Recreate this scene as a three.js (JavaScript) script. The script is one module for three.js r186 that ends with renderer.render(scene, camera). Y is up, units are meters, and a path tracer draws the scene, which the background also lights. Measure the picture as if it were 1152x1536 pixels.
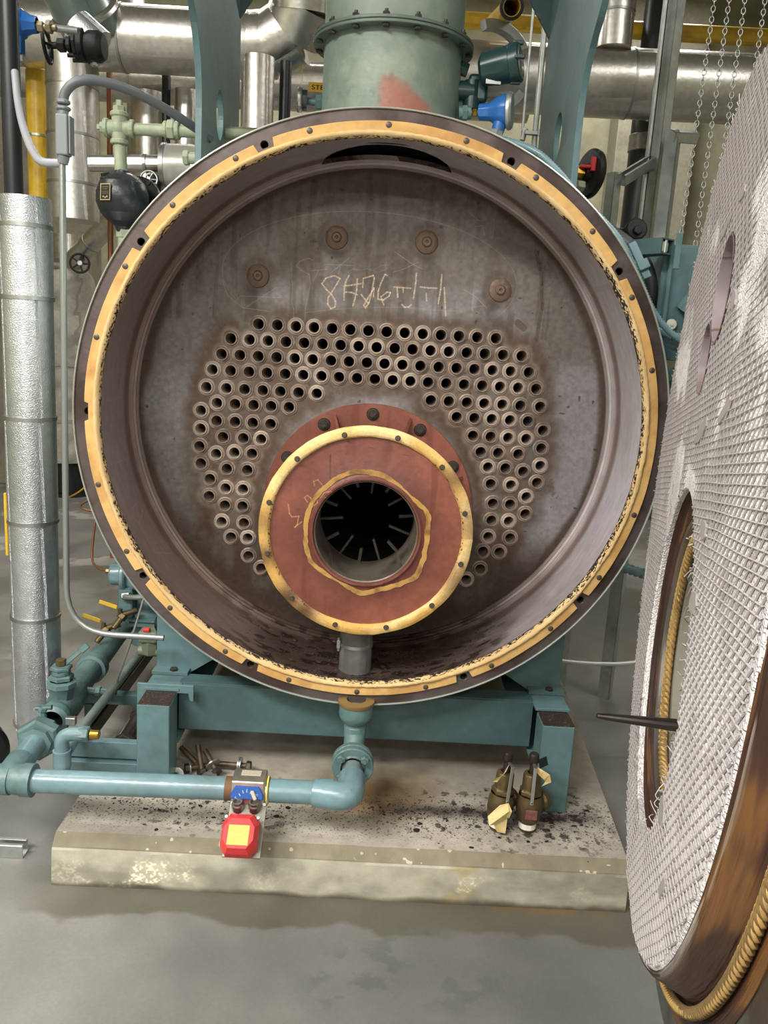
import * as THREE from 'three';
import { mergeGeometries, toCreasedNormals } from 'three/addons/utils/BufferGeometryUtils.js';
import { RoundedBoxGeometry } from 'three/addons/geometries/RoundedBoxGeometry.js';
import { RectAreaLightUniformsLib } from 'three/addons/lights/RectAreaLightUniformsLib.js';
import { Brush, Evaluator, SUBTRACTION } from 'three-bvh-csg';

// ---------------------------------------------------------------- camera, light, exposure
const scene = new THREE.Scene();
scene.background = new THREE.Color(0x000000);
const camera = new THREE.PerspectiveCamera(63.96, 1152 / 1536, 0.05, 60);
camera.rotation.order = 'YXZ';
camera.position.set(0.0084, 1.5449, 2.3628);
camera.rotation.set(-0.20442, -0.01754, 0.0604);
scene.add(camera);
const renderer = new THREE.WebGLRenderer({ antialias: true });
renderer.toneMapping = THREE.LinearToneMapping;
renderer.toneMappingExposure = 1.03;
renderer.shadowMap.enabled = true;
RectAreaLightUniformsLib.init();
// hung light panels: [x, y, z, length along x, width, intensity]
const PANELS = [
  [-2.9, 4.2, 2.9, 1.2, 0.9, 70], [-1.7, 4.2, 3.7, 1.2, 0.9, 62], [0.5, 3.6, 4.8, 1.2, 0.6, 34], [-1.4, 3.6, 6.6, 1.2, 0.6, 66], [0.8, 3.6, 7.2, 1.2, 0.6, 46],  // those farthest behind the camera are added to brighten the drum inside
  [1.5, 4.55, 2.3, 1.2, 0.6, 10],
  [-2.7, 4.55, 0.2, 1.2, 0.6, 26], [2.6, 4.55, 0.4, 1.2, 0.6, 18],
  [-1.7, 4.55, -4.2, 1.2, 0.6, 30], [1.7, 4.55, -4.2, 1.2, 0.6, 30],
];

// ---------------------------------------------------------------- helpers
const V = (x, y, z) => new THREE.Vector3(x, y, z);
let seedState = 7;
const rnd = () => { seedState = (seedState * 1664525 + 1013904223) >>> 0; return seedState / 4294967296; };
const rr = (a, b) => a + (b - a) * rnd();
const clamp = (x, a = 0, b = 1) => Math.min(b, Math.max(a, x));
const mix = (a, b, t) => a + (b - a) * t;
const mix3 = (a, b, t) => [mix(a[0], b[0], t), mix(a[1], b[1], t), mix(a[2], b[2], t)];
const ss = (a, b, x) => { const t = clamp((x - a) / (b - a)); return t * t * (3 - 2 * t); };
function hash(x, y, s) {
  let h = (x * 374761393 + y * 668265263 + s * 1442695041) | 0;
  h = Math.imul(h ^ (h >>> 13), 1274126177); h ^= h >>> 16;
  return (h >>> 0) / 4294967296;
}
function vnoise(x, y, s, p = 0) {
  const x0 = Math.floor(x), y0 = Math.floor(y), fx = x - x0, fy = y - y0;
  const w = (i) => (p ? ((i % p) + p) % p : i);
  const u = fx * fx * (3 - 2 * fx), v = fy * fy * (3 - 2 * fy);
  const a = hash(w(x0), w(y0), s), b = hash(w(x0 + 1), w(y0), s), c = hash(w(x0), w(y0 + 1), s), d = hash(w(x0 + 1), w(y0 + 1), s);
  return a + (b - a) * u + (c - a) * v + (a - b - c + d) * u * v;
}
function fbm(x, y, s, oct = 4, p = 0) {
  let r = 0, a = 0.5, n = 0;
  for (let i = 0; i < oct; i++) { r += a * vnoise(x, y, s + i * 17, p); n += a; a *= 0.5; x *= 2; y *= 2; p *= 2; }
  return r / n;
}
// texture from fn(u, v) -> [r, g, b] in 0..255 sRGB
function tex(w, h, fn, { srgb = true, repeat = true, marks } = {}) {
  const data = new Uint8Array(w * h * 4);
  for (let j = 0; j < h; j++) for (let i = 0; i < w; i++) {
    const c = fn((i + 0.5) / w, (j + 0.5) / h), k = (j * w + i) * 4;
    if (c.length) { data[k] = clamp(c[0], 0, 255); data[k + 1] = clamp(c[1], 0, 255); data[k + 2] = clamp(c[2], 0, 255); }
    else { data[k] = data[k + 1] = data[k + 2] = clamp(c, 0, 255); }
    data[k + 3] = 255;
  }
  if (marks) marks(data, w, h);
  const t = new THREE.DataTexture(data, w, h, THREE.RGBAFormat);
  t.magFilter = THREE.LinearFilter; t.minFilter = THREE.LinearMipmapLinearFilter; t.generateMipmaps = true;
  t.wrapS = t.wrapT = repeat ? THREE.RepeatWrapping : THREE.ClampToEdgeWrapping;
  if (srgb) t.colorSpace = THREE.SRGBColorSpace;
  t.needsUpdate = true;
  return t;
}
// chalk / marker stroke into texture data; points in uv, radius in pixels
function stroke(data, w, h, pts, rad, col, alpha, seed = 1, rough = 0.6) {
  for (let s = 0; s < pts.length - 1; s++) {
    const [x0, y0] = [pts[s][0] * w, pts[s][1] * h], [x1, y1] = [pts[s + 1][0] * w, pts[s + 1][1] * h];
    const l2 = (x1 - x0) ** 2 + (y1 - y0) ** 2 || 1e-6;
    for (let j = Math.max(0, Math.floor(Math.min(y0, y1) - rad - 1)); j <= Math.min(h - 1, Math.max(y0, y1) + rad + 1); j++)
      for (let i = Math.max(0, Math.floor(Math.min(x0, x1) - rad - 1)); i <= Math.min(w - 1, Math.max(x0, x1) + rad + 1); i++) {
        const t = clamp(((i - x0) * (x1 - x0) + (j - y0) * (y1 - y0)) / l2);
        const d = Math.hypot(i - x0 - t * (x1 - x0), j - y0 - t * (y1 - y0));
        let a = clamp(rad + 0.5 - d) * alpha * (1 - rough * vnoise(i * 0.6, j * 0.6, seed) * 1.2);
        if (a <= 0) continue;
        const k = (j * w + i) * 4;
        for (let c = 0; c < 3; c++) data[k + c] = mix(data[k + c], col[c], clamp(a));
      }
  }
}
function canvasTex(w, h, draw) {
  const c = document.createElement('canvas'); c.width = w; c.height = h;
  draw(c.getContext('2d'), w, h);
  const t = new THREE.CanvasTexture(c); t.colorSpace = THREE.SRGBColorSpace; t.magFilter = THREE.LinearFilter;
  return t;
}
// ---- geometry helpers
function clean(g) {
  g = g.index ? g.toNonIndexed() : g;
  for (const k of Object.keys(g.attributes)) if (!['position', 'normal', 'uv'].includes(k)) g.deleteAttribute(k);
  if (!g.attributes.normal) g.computeVertexNormals();
  if (!g.attributes.uv) g.setAttribute('uv', new THREE.BufferAttribute(new Float32Array(g.attributes.position.count * 2), 2));
  g.morphAttributes = {};
  return g;
}
const merge = (l) => (Array.isArray(l) ? (l.length === 1 ? clean(l[0]) : mergeGeometries(l.map(clean), false)) : clean(l));
function boxUV(g) {           // uv in metres by dominant normal
  const p = g.attributes.position, n = g.attributes.normal, uv = g.attributes.uv;
  for (let i = 0; i < p.count; i++) {
    const ax = Math.abs(n.getX(i)), ay = Math.abs(n.getY(i)), az = Math.abs(n.getZ(i));
    if (ay >= ax && ay >= az) uv.setXY(i, p.getX(i), p.getZ(i));
    else if (ax >= az) uv.setXY(i, p.getZ(i), p.getY(i));
    else uv.setXY(i, p.getX(i), p.getY(i));
  }
  return g;
}
const names = {};
function numbered(n) { const k = names[n] = (names[n] ?? -1) + 1; return k ? n + '_' + String(k).padStart(3, '0') : n; }
function tagIt(o, label, category, group) { o.userData.label = label; o.userData.category = category; if (group) o.userData.group = group; return o; }
function shadow(o) { o.castShadow = true; o.receiveShadow = true; return o; }
function thing(name, label, category, base = [0, 0, 0], group) {
  const o = new THREE.Group(); o.name = numbered(name); o.position.set(...base); o.base = base; scene.add(o);
  return tagIt(o, label, category, group);
}
// part built in world coordinates (moved to its thing's base)
function part(name, geos, mat, parent, keepUV = false) {
  const g = merge(geos); if (!keepUV) boxUV(g);
  const b = parent.base || [0, 0, 0]; if (b[0] || b[1] || b[2]) g.translate(-b[0], -b[1], -b[2]);
  const m = shadow(new THREE.Mesh(g, mat)); m.name = name; m.base = b; parent.add(m); return m;
}
// a shared geometry placed at a world position
function put(name, g, mat, parent, [x, y, z], rot) {
  const b = parent.base || [0, 0, 0], m = shadow(new THREE.Mesh(g, mat)); m.name = name; m.base = b;
  m.position.set(x - b[0], y - b[1], z - b[2]); if (rot) m.rotation.set(...rot); parent.add(m); return m;
}
function single(name, label, category, geos, mat, group, keepUV) {
  const g = merge(geos); if (!keepUV) boxUV(g);
  g.computeBoundingBox(); const c = V(0, 0, 0); g.boundingBox.getCenter(c); c.y = g.boundingBox.min.y; g.translate(-c.x, -c.y, -c.z);
  const m = shadow(new THREE.Mesh(g, mat)); m.name = numbered(name); m.position.copy(c); scene.add(m);
  return tagIt(m, label, category, group);
}
function struct(name, geos, mat, keepUV) {
  const g = merge(geos); if (!keepUV) boxUV(g);
  const m = shadow(new THREE.Mesh(g, mat)); m.name = name; m.userData.kind = 'structure'; scene.add(m); return m;
}
const box = (w, h, d, x, y, z, r = 0.003) => { const g = r ? new RoundedBoxGeometry(w, h, d, 1, Math.min(r, w / 2.2, h / 2.2, d / 2.2)) : new THREE.BoxGeometry(w, h, d); g.translate(x, y, z); return g; };
function along(g, a, b, roll = 0) {         // geometry with its length on +y from 0, moved to run from a towards b
  const d = V(...b).sub(V(...a)).normalize();
  const q = new THREE.Quaternion().setFromUnitVectors(V(0, 1, 0), d);
  if (roll) q.multiply(new THREE.Quaternion().setFromAxisAngle(V(0, 1, 0), roll));
  g.applyQuaternion(q); g.translate(...a); return g;
}
const dist = (a, b) => Math.hypot(a[0] - b[0], a[1] - b[1], a[2] - b[2]);
function cyl(a, b, r0, r1 = r0, seg = 28, open = false) {
  const l = dist(a, b), g = new THREE.CylinderGeometry(r1, r0, l, seg, 1, open); g.translate(0, l / 2, 0); return along(g, a, b);
}
function lathe(profile, a, b, seg = 32) {   // profile [r, h] along the axis from a to b (h in metres)
  const g = new THREE.LatheGeometry(profile.map(([r, h]) => new THREE.Vector2(Math.max(r, 1e-5), h)), seg);
  return along(toCreasedNormals(g, 0.6), a, b);
}
const ringX = (a, dir, r, len, bev = 0.003, seg = 32) => { const b = [a[0] + dir[0], a[1] + dir[1], a[2] + dir[2]]; return lathe([[0, 0], [r - bev, 0], [r, bev], [r, len - bev], [r - bev, len], [0, len]], a, b, seg); };
const hex = (a, dir, r, len) => ringX(a, dir, r, len, r * 0.12, 6);
class Poly extends THREE.Curve { constructor(p, closed = false) { super(); this.c = new THREE.CatmullRomCurve3(p.map((q) => V(...q)), closed, 'centripetal'); } getPoint(t, o) { return this.c.getPoint(t, o); } }
const hose = (pts, r, seg = 60, rad = 10, closed = false) => new THREE.TubeGeometry(new THREE.CatmullRomCurve3(pts.map((q) => V(...q)), closed, 'centripetal'), seg, r, rad, closed);
function bent(pts, r, bend, rad = 20) {     // straight runs joined by round bends
  const P = pts.map((q) => V(...q)), out = [P[0]];
  for (let i = 1; i < P.length - 1; i++) {
    const d0 = P[i].clone().sub(P[i - 1]), d1 = P[i + 1].clone().sub(P[i]);
    const b = Math.min(bend, d0.length() * 0.49, d1.length() * 0.49);
    const s = P[i].clone().addScaledVector(d0.normalize(), -b), e = P[i].clone().addScaledVector(d1.normalize(), b);
    for (let k = 0; k <= 8; k++) { const t = k / 8; out.push(s.clone().multiplyScalar((1 - t) ** 2).addScaledVector(P[i], 2 * t * (1 - t)).addScaledVector(e, t * t)); }
  }
  out.push(P[P.length - 1]);
  return sweep(out, r, rad);
}
function sweep(P, r, rad = 16, cap = true) { // tube through points with parallel transport; r may be a function of i
  const n = P.length, pos = [], nor = [], idx = [];
  let t0 = P[1].clone().sub(P[0]).normalize();
  let u = Math.abs(t0.y) < 0.9 ? V(0, 1, 0) : V(1, 0, 0); u.addScaledVector(t0, -u.dot(t0)).normalize();
  for (let i = 0; i < n; i++) {
    const t = (i < n - 1 ? P[i + 1].clone().sub(P[i]) : P[i].clone().sub(P[i - 1])).normalize();
    const tt = i > 0 && i < n - 1 ? t.clone().add(P[i].clone().sub(P[i - 1]).normalize()).normalize() : t;
    u.addScaledVector(tt, -u.dot(tt)).normalize();
    const v = tt.clone().cross(u), R = typeof r === 'function' ? r(i) : r;
    for (let k = 0; k <= rad; k++) { const a = (k / rad) * Math.PI * 2, dx = u.clone().multiplyScalar(Math.cos(a)).addScaledVector(v, Math.sin(a)); nor.push(dx.x, dx.y, dx.z); pos.push(P[i].x + R * dx.x, P[i].y + R * dx.y, P[i].z + R * dx.z); }
  }
  for (let i = 0; i < n - 1; i++) for (let k = 0; k < rad; k++) { const a = i * (rad + 1) + k, b = a + rad + 1; idx.push(a, a + 1, b, b, a + 1, b + 1); }
  const g = new THREE.BufferGeometry();
  g.setAttribute('position', new THREE.Float32BufferAttribute(pos, 3)); g.setAttribute('normal', new THREE.Float32BufferAttribute(nor, 3));
  g.setIndex(idx);
  return g;
}
const ext = (shape, depth, bevel = 0, seg = 32) => new THREE.ExtrudeGeometry(shape, { depth, bevelEnabled: bevel > 0, bevelThickness: bevel, bevelSize: bevel, bevelSegments: 1, curveSegments: seg });
const poly = (pts) => new THREE.Shape(pts.map(([x, y]) => new THREE.Vector2(x, y)));
const circ = (r, x = 0, y = 0) => { const p = new THREE.Path(); p.absarc(x, y, r, 0, Math.PI * 2, false); return p; };
const disc = (r) => { const s = new THREE.Shape(); s.absarc(0, 0, r, 0, Math.PI * 2, false); return s; };
const rot = (g, x, y, z) => { if (x) g.rotateX(x); if (y) g.rotateY(y); if (z) g.rotateZ(z); return g; };
const mv = (g, x, y, z) => { g.translate(x, y, z); return g; };
const D2 = Math.PI / 180;

// ---------------------------------------------------------------- materials
const bumpFine = tex(256, 256, (u, v) => 255 * fbm(u * 32, v * 32, 3, 4, 32), { srgb: false }); bumpFine.repeat.set(2.5, 2.5);
const bumpStucco = tex(512, 512, (u, v) => 255 * ss(0.3, 0.75, fbm(u * 64, v * 64, 9, 2, 64)), { srgb: false }); bumpStucco.repeat.set(6, 6);
function grime(base, dirt, amount, seed, scale = 6, streak = 1) {
  return tex(256, 256, (u, v) => {
    const a = fbm(u * scale * streak, v * scale, seed, 5, scale), b = fbm(u * 48, v * 48, seed + 90, 3, 48);
    let c = mix3(base, dirt, amount * ss(0.42, 0.78, a));
    const k = 1 + (b - 0.5) * 0.14; return [c[0] * k, c[1] * k, c[2] * k];
  });
}
function M(color, roughness = 0.6, metalness = 0, o = {}) {
  return new THREE.MeshStandardMaterial({ color, roughness, metalness, ...o });
}
const W = 0xffffff;
const tealMap = grime([90, 119, 123], [70, 90, 92], 0.55, 21, 5);
const matTeal = M(W, 0.42, 0, { map: tealMap, bumpMap: bumpFine, bumpScale: 0.0006 });
const matTealDark = M(W, 0.5, 0, { map: grime([68, 94, 97], [50, 68, 70], 0.5, 22, 5), bumpMap: bumpFine, bumpScale: 0.0006 });
const matTealPipe = M(W, 0.3, 0, { map: grime([110, 139, 146], [86, 106, 110], 0.5, 23, 5), bumpMap: bumpFine, bumpScale: 0.0005 });
const matTealFit = M(W, 0.45, 0, { map: grime([90, 117, 118], [66, 86, 86], 0.6, 24, 8), bumpMap: bumpFine, bumpScale: 0.0012 });
const matSage = M(W, 0.55, 0, { map: grime([158, 168, 142], [126, 134, 112], 0.5, 25, 7), bumpMap: bumpFine, bumpScale: 0.001 });
const matAlu = M(W, 0.36, 1, { map: grime([214, 211, 205], [176, 172, 164], 0.7, 31, 4), bumpMap: bumpFine, bumpScale: 0.0006 });
const matAluStucco = M(W, 0.34, 0.95, { map: grime([216, 220, 226], [192, 198, 204], 0.6, 32, 3), bumpMap: bumpStucco, bumpScale: 0.0005 });
const matBand = M(0xb0b0ae, 0.4, 1);
const matGalv = M(W, 0.42, 0.85, { map: grime([190, 194, 190], [150, 156, 152], 0.7, 33, 9) });
const matSteel = M(W, 0.38, 0.9, { map: grime([158, 156, 152], [112, 108, 104], 0.7, 34, 8) });
const matDarkSteel = M(W, 0.5, 0.6, { map: grime([74, 68, 64], [48, 40, 36], 0.7, 35, 8), bumpMap: bumpFine, bumpScale: 0.001 });
const matFlange = M(W, 0.5, 0.45, { map: grime([92, 82, 80], [58, 44, 40], 0.8, 36, 9), bumpMap: bumpFine, bumpScale: 0.0008 });
const matBlack = M(0x1d1f21, 0.42, 0.1, { bumpMap: bumpFine, bumpScale: 0.0008 });
const matBlackPipe = M(W, 0.36, 0.15, { map: grime([38, 41, 44], [26, 27, 30], 0.8, 37, 7) });
const matIron = M(0x2a2a2b, 0.55, 0.5, { bumpMap: bumpFine, bumpScale: 0.0015 });
const matYellow = M(W, 0.4, 0, { map: grime([206, 168, 44], [150, 118, 34], 0.6, 38, 6) });
const matCopper = M(0x9a6a4c, 0.42, 0.6);
const matBrass = M(0xb08a3c, 0.32, 0.9);
const matBronze = M(W, 0.48, 0.55, { map: grime([104, 88, 58], [66, 56, 42], 0.8, 39, 14), bumpMap: bumpFine, bumpScale: 0.001 });
const matBlue = M(0x2560a8, 0.35, 0, { bumpMap: bumpFine, bumpScale: 0.0004 });
const matRed = M(0xd8383a, 0.38, 0);
const matWhite = M(0xe4e4de, 0.5, 0);
const matConduit = M(0x777c7e, 0.45, 0.1);
const matConduitGrey = M(0x9da1a0, 0.35, 0.7);
const matGold = M(W, 0.78, 0, { map: grime([206, 166, 104], [178, 132, 74], 0.7, 41, 12), bumpMap: bumpFine, bumpScale: 0.0012 });
const matPin = M(0x5a524c, 0.45, 0.6);
const matHole = M(0x0a0908, 0.9, 0);

// ---------------------------------------------------------------- the room
const floorTex = tex(2048, 2048, (u, v) => {
  const x = u * 10 - 5, z = v * 10.7 - 5.7;
  const a = fbm(x * 1.3 + 9, z * 1.3 + 9, 51, 5), b = fbm(x * 9 + 40, z * 9 + 40, 52, 4), g = hash((u * 2048) | 0, (v * 2048) | 0, 5);
  let c = mix3([97, 98, 96], [140, 139, 133], ss(0.3, 0.7, a) * 0.7 + 0.3 * ss(0.0, -2.0, z));
  const wet = ss(0.445, 0.425, z + 0.13 * (fbm(x * 7, z * 7, 53, 5) - 0.5)) * ss(0.2, 0.3, z) * ss(-0.95, -0.7, x) * ss(1.5, 0.8, x);
  c = mix3(c, [84, 80, 68], wet * 0.75);
  c = mix3(c, [112, 88, 54], ss(0.36, 0.32, z) * ss(0.28, 0.31, z) * ss(0.2, 0.5, x) * 0.7 * ss(0.4, 0.6, b));
  const dark = ss(0.6, 0.64, fbm(x * 11 + 3, z * 16 + 7, 54, 5)) * (ss(0.2, 0.08, Math.hypot(x - 0.06, (z - 0.62) * 1.2)) + ss(0.16, 0.06, Math.hypot(x - 0.3, z - 0.6)) + ss(0.18, 0.08, Math.hypot(x - 0.22, (z - 0.47) * 2)));
  c = mix3(c, [92, 94, 92], dark * 0.7);
  const far = ss(-0.4, -1.2, z) * ss(0.55, 0.68, fbm(x * 2.2, z * 2.2, 55, 5));
  c = mix3(c, [104, 102, 92], far * 0.6);
  const pale = ss(0.66, 0.74, fbm(x * 3.1 + 8, z * 3.1, 56, 5)) * ss(-0.8, -0.95, x);
  c = mix3(c, [178, 176, 168], pale * 0.6);
  const k = 1 + (b - 0.5) * 0.12 + (g - 0.5) * 0.05;
  return [c[0] * k, c[1] * k, c[2] * k];
}, { repeat: false });
const floorRough = tex(512, 512, (u, v) => 255 * (0.36 + 0.22 * fbm(u * 14, v * 14, 57, 5)), { srgb: false });
{
  const g = new THREE.BoxGeometry(10, 0.12, 14.8); g.translate(0, -0.06, 1.7); const c = clean(g);
  const p = c.attributes.position, uv = c.attributes.uv;
  for (let i = 0; i < p.count; i++) uv.setXY(i, (p.getX(i) + 5) / 10, (p.getZ(i) + 5.7) / 10.7);
  struct('floor', c, new THREE.MeshStandardMaterial({ map: floorTex, roughness: 1, roughnessMap: floorRough, bumpMap: bumpFine, bumpScale: 0.0004 }), true);
}
const wallTex = tex(1024, 1024, (u, v) => {
  const a = fbm(u * 8, v * 8, 61, 5, 8), b = fbm(u * 64, v * 64, 62, 3, 64);
  const c = mix3([160, 157, 132], [140, 136, 112], ss(0.4, 0.7, a)), k = 1 + (b - 0.5) * 0.1;
  return [c[0] * k, c[1] * k, c[2] * k];
});
wallTex.repeat.set(0.3, 0.3);
const matWall = M(W, 0.85, 0, { map: wallTex });
const matCeil = M(0xb9b8b0, 0.9);
struct('wall_back', new THREE.BoxGeometry(10.4, 5.4, 0.2).translate(0, 2.5, -5.8), matWall);
struct('wall_front', new THREE.BoxGeometry(10.4, 5.4, 0.2).translate(0, 2.5, 9.2), matWall);
struct('wall_left', new THREE.BoxGeometry(0.2, 5.4, 15.2).translate(-5.1, 2.5, 1.7), matWall);
struct('wall_right', new THREE.BoxGeometry(0.2, 5.4, 15.2).translate(5.1, 2.5, 1.7), matWall);
struct('ceiling', new THREE.BoxGeometry(10.4, 0.2, 15.2).translate(0, 5.1, 1.7), matCeil);
struct('baseboard_back', box(10, 0.28, 0.14, 0, 0.14, -5.63, 0.01), M(W, 0.6, 0, { map: grime([126, 132, 128], [96, 100, 96], 0.6, 63, 5) }));
// concrete pier against the far wall
struct('column_1', box(0.7, 5, 0.3, 2.35, 2.5, -5.55, 0.01), M(W, 0.85, 0, { map: grime([150, 146, 128], [120, 116, 100], 0.7, 64, 5) }));
struct('column_2', box(0.9, 5, 0.3, -3.1, 2.5, -5.55, 0.01), M(W, 0.85, 0, { map: grime([136, 130, 114], [108, 104, 90], 0.7, 65, 5) }));
PANELS.forEach(([x, PANEL_Y, z, w, d, I], i) => {
  const t = thing('unseen_ceiling_light', 'flat white unseen ceiling light panel, some of them added to brighten the drum', 'light', [x, PANEL_Y, z], 'ceiling light panels');
  part('housing', box(w + 0.06, 0.06, d + 0.06, x, PANEL_Y + 0.04, z, 0.01), matWhite, t);
  part('diffuser', new THREE.BoxGeometry(w, 0.008, d).translate(x, PANEL_Y + 0.006, z), new THREE.MeshStandardMaterial({ color: 0xffffff, emissive: 0xfffcf6, emissiveIntensity: 4 }), t);
  for (const s of [-1, 1]) part('hanger_rod', cyl([x + s * w * 0.4, PANEL_Y + 0.06, z], [x + s * w * 0.4, 5.02, z], 0.006), matGalv, t);
  const L = new THREE.RectAreaLight(0xfffbf4, I, w, d); L.position.set(x, PANEL_Y - 0.004, z); L.lookAt(x, 0, z); L.name = 'panel_light'; scene.add(L);
});

// ---------------------------------------------------------------- concrete pad
const ZF = 0.272;
const padTex = tex(1536, 1280, (u, v) => {           // u over 1.8 m in x, v over 1.5 m of profile length from the back
  const x = u * 1.8 - 0.9, s = v * 1.5, z = ZF - 1.3 + s;  // z valid on the top
  const a = fbm(x * 3 + 5, s * 3, 71, 5), b = fbm(x * 30, s * 30, 72, 4), sp = hash((u * 1536) | 0, (v * 1280) | 0, 7);
  let c = mix3([148, 142, 132], [174, 167, 155], ss(0.3, 0.7, a));
  if (s < 1.3) {
    const rust = ss(0.34, 0.05, Math.hypot((x - 0.03) * 1.1, (z + 0.02) * 1.3) + 0.25 * (a - 0.5));
    c = mix3(c, [112, 82, 48], rust * 0.75);
    const n = fbm(x * 34, z * 34, 73, 5), n2 = fbm(x * 60, z * 60, 74, 3);
    const streak = Math.exp(-(((z - 0.075 - 0.02 * (a - 0.5)) / 0.03) ** 2)) * ss(0.05, 0.2, x) * ss(0.82, 0.7, x);
    const spray = ss(0.26, 0.05, Math.abs(z - 0.09)) * (ss(-0.72, -0.5, x) * ss(-0.1, -0.3, x) + ss(0.1, 0.3, x) * ss(0.84, 0.7, x));
    const spk = ss(0.76, 0.82, vnoise(x * 260, z * 260, 171)) * ss(0.2, 0.0, Math.abs(z - 0.1)) * 0.8;
    const soot = clamp(spk + streak * (0.55 + 0.9 * (n - 0.4)) + spray * ss(0.64, 0.74, n) * 0.75 + spray * ss(0.7, 0.76, n2) * 0.6);
    c = mix3(c, [34, 26, 23], clamp(soot));
    c = mix3(c, [120, 112, 98], ss(0.02, -0.3, z) * 0.45);
  } else if (s < 1.345) {
    c = mix3([112, 106, 88], [136, 128, 108], a);
    c = mix3(c, [206, 198, 180], ss(0.8, 0.83, fbm(x * 50, s * 50, 75, 2)) * 0.7);
  } else {
    const h = (s - 1.345) / 0.125;
    c = mix3([138, 135, 120], [170, 166, 150], ss(0.3, 0.7, fbm(x * 6, s * 14, 76, 5)));
    const lime = ss(0.5, 0.66, fbm(x * 9 + 4, s * 12, 77, 5)) * (ss(0.2, 0.05, Math.abs(x + 0.58)) + 0.5 * ss(0.25, 0.05, Math.abs(x - 0.3)) + 0.25);
    c = mix3(c, [222, 214, 190], clamp(lime * ss(0.3, 0.6, h + 0.2)) * (0.45 + 0.9 * ss(0.5, 0.75, vnoise(x * 170, s * 170, 172))));
    const ochre = ss(0.05, 0.0, Math.abs(x - 0.3 + 0.03 * Math.sin(s * 60)) - 0.03) * 0.5;
    c = mix3(c, [170, 148, 92], ochre * ss(0.4, 0.6, fbm(x * 12, s * 12, 78, 4)));
    c = mix3(c, [62, 56, 44], ss(0.8, 1.02, h + 0.25 * (fbm(x * 9, s * 9, 79, 4) - 0.5)) * 0.8);
  }
  const k = 1 + (b - 0.5) * 0.2 + (sp - 0.5) * 0.06;
  return [c[0] * k, c[1] * k, c[2] * k];
}, { repeat: false });
{
  const prof = [[ZF - 1.3, 0.139, 0], [ZF - 0.6, 0.139, 0.7], [ZF, 0.139, 1.3], [ZF + 0.034, 0.115, 1.342], [ZF + 0.038, 0.105, 1.352], [ZF + 0.042, 0.06, 1.4], [ZF + 0.046, 0, 1.47]];
  const pos = [], uv = [], idx = [], N = 150;
  for (let i = 0; i <= N; i++) prof.forEach(([z, y, s], k) => {
    const t = i / N, xl = -0.825 - (ZF - z) * 0.005, xr = 0.80 + (ZF - z) * 0.07, x = mix(xl, xr, t);
    const n = k >= 2 ? (fbm(x * 14, k * 3.1, 81, 4) - 0.5) * 0.008 : 0;
    pos.push(x, y + (k === 3 || k === 4 ? n : 0), z + n); uv.push((x + 0.9) / 1.8, s / 1.5);
  });
  const K = prof.length;
  for (let i = 0; i < N; i++) for (let k = 0; k < K - 1; k++) { const a = i * K + k, b = a + K; idx.push(a, a + 1, b, b, a + 1, b + 1); }
  for (const i of [0, N]) {        // side faces down to the floor
    for (let k = 0; k < K - 1; k++) {
      const a = i * K + k, n = pos.length / 3;
      pos.push(pos[a * 3], pos[a * 3 + 1], pos[a * 3 + 2], pos[a * 3 + 3], pos[a * 3 + 4], pos[a * 3 + 5], pos[a * 3], 0, pos[a * 3 + 2], pos[a * 3 + 3], 0, pos[a * 3 + 5]);
      for (let q = 0; q < 4; q++) uv.push(uv[a * 2], q < 2 ? 0.92 : 0.97);
      i ? idx.push(n, n + 1, n + 2, n + 2, n + 1, n + 3) : idx.push(n, n + 2, n + 1, n + 2, n + 3, n + 1);
    }
  }
  const g = new THREE.BufferGeometry();
  g.setAttribute('position', new THREE.Float32BufferAttribute(pos, 3)); g.setAttribute('uv', new THREE.Float32BufferAttribute(uv, 2)); g.setIndex(idx); g.computeVertexNormals();
  const back = box(1.74, 0.139, 3.1, 0.02, 0.0695, ZF - 1.3 - 1.55, 0.004);
  const pad = new THREE.Group(); pad.name = 'concrete_pad'; scene.add(pad);
  tagIt(pad, 'low grey concrete housekeeping pad with chipped front edge under the boiler frame', 'concrete pad'); pad.base = [0, 0, 0];
  part('front_slab', toCreasedNormals(g, 0.35), new THREE.MeshStandardMaterial({ map: padTex, roughness: 0.82, bumpMap: bumpFine, bumpScale: 0.0008 }), pad, true);
  part('rear_slab', back, M(W, 0.85, 0, { map: grime([140, 134, 122], [104, 98, 86], 0.6, 83, 5) }), pad);
}

// ---------------------------------------------------------------- boiler
const CY = 1.3, FY = 0.988, TS = -0.378;      // drum axis height, furnace axis height, tube sheet depth
const boiler = thing('boiler', 'large open fire-tube boiler drum with a gold gasket rim and rows of tube ends', 'boiler', [0, 0.45, 0]);
// outer cladding and flange
const matClad = M(W, 0.35, 0.6, { map: grime([196, 202, 196], [150, 158, 150], 0.5, 84, 7) });
{
  const A = [0, CY, -3.4], B = [0, CY, 0];
  part('cladding', lathe([[0.853, 2.6], [0.853, 3.404], [0.8545, 3.406], [0.8575, 3.404], [0.8575, 2.6]], A, B, 160), matClad, boiler);
  part('shell_jacket', lathe([[0.1, 0], [0.8, 0.02], [0.85, 0.08], [0.852, 2.62]], A, B, 96), matTealDark, boiler);
  // front flange with bolt holes
  const s = disc(0.852); s.holes.push(circ(0.786));
  for (const a of [0, 35.6, 65.6, 114, 144.4, 180, 216.2, 246.1, 293.5, 323.8]) s.holes.push(circ(0.0115, 0.8145 * Math.cos(a * D2), 0.8145 * Math.sin(a * D2)));
  part('front_flange', mv(ext(s, 0.022, 0.001, 96), 0, CY, -0.024), matFlange, boiler);
}
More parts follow.
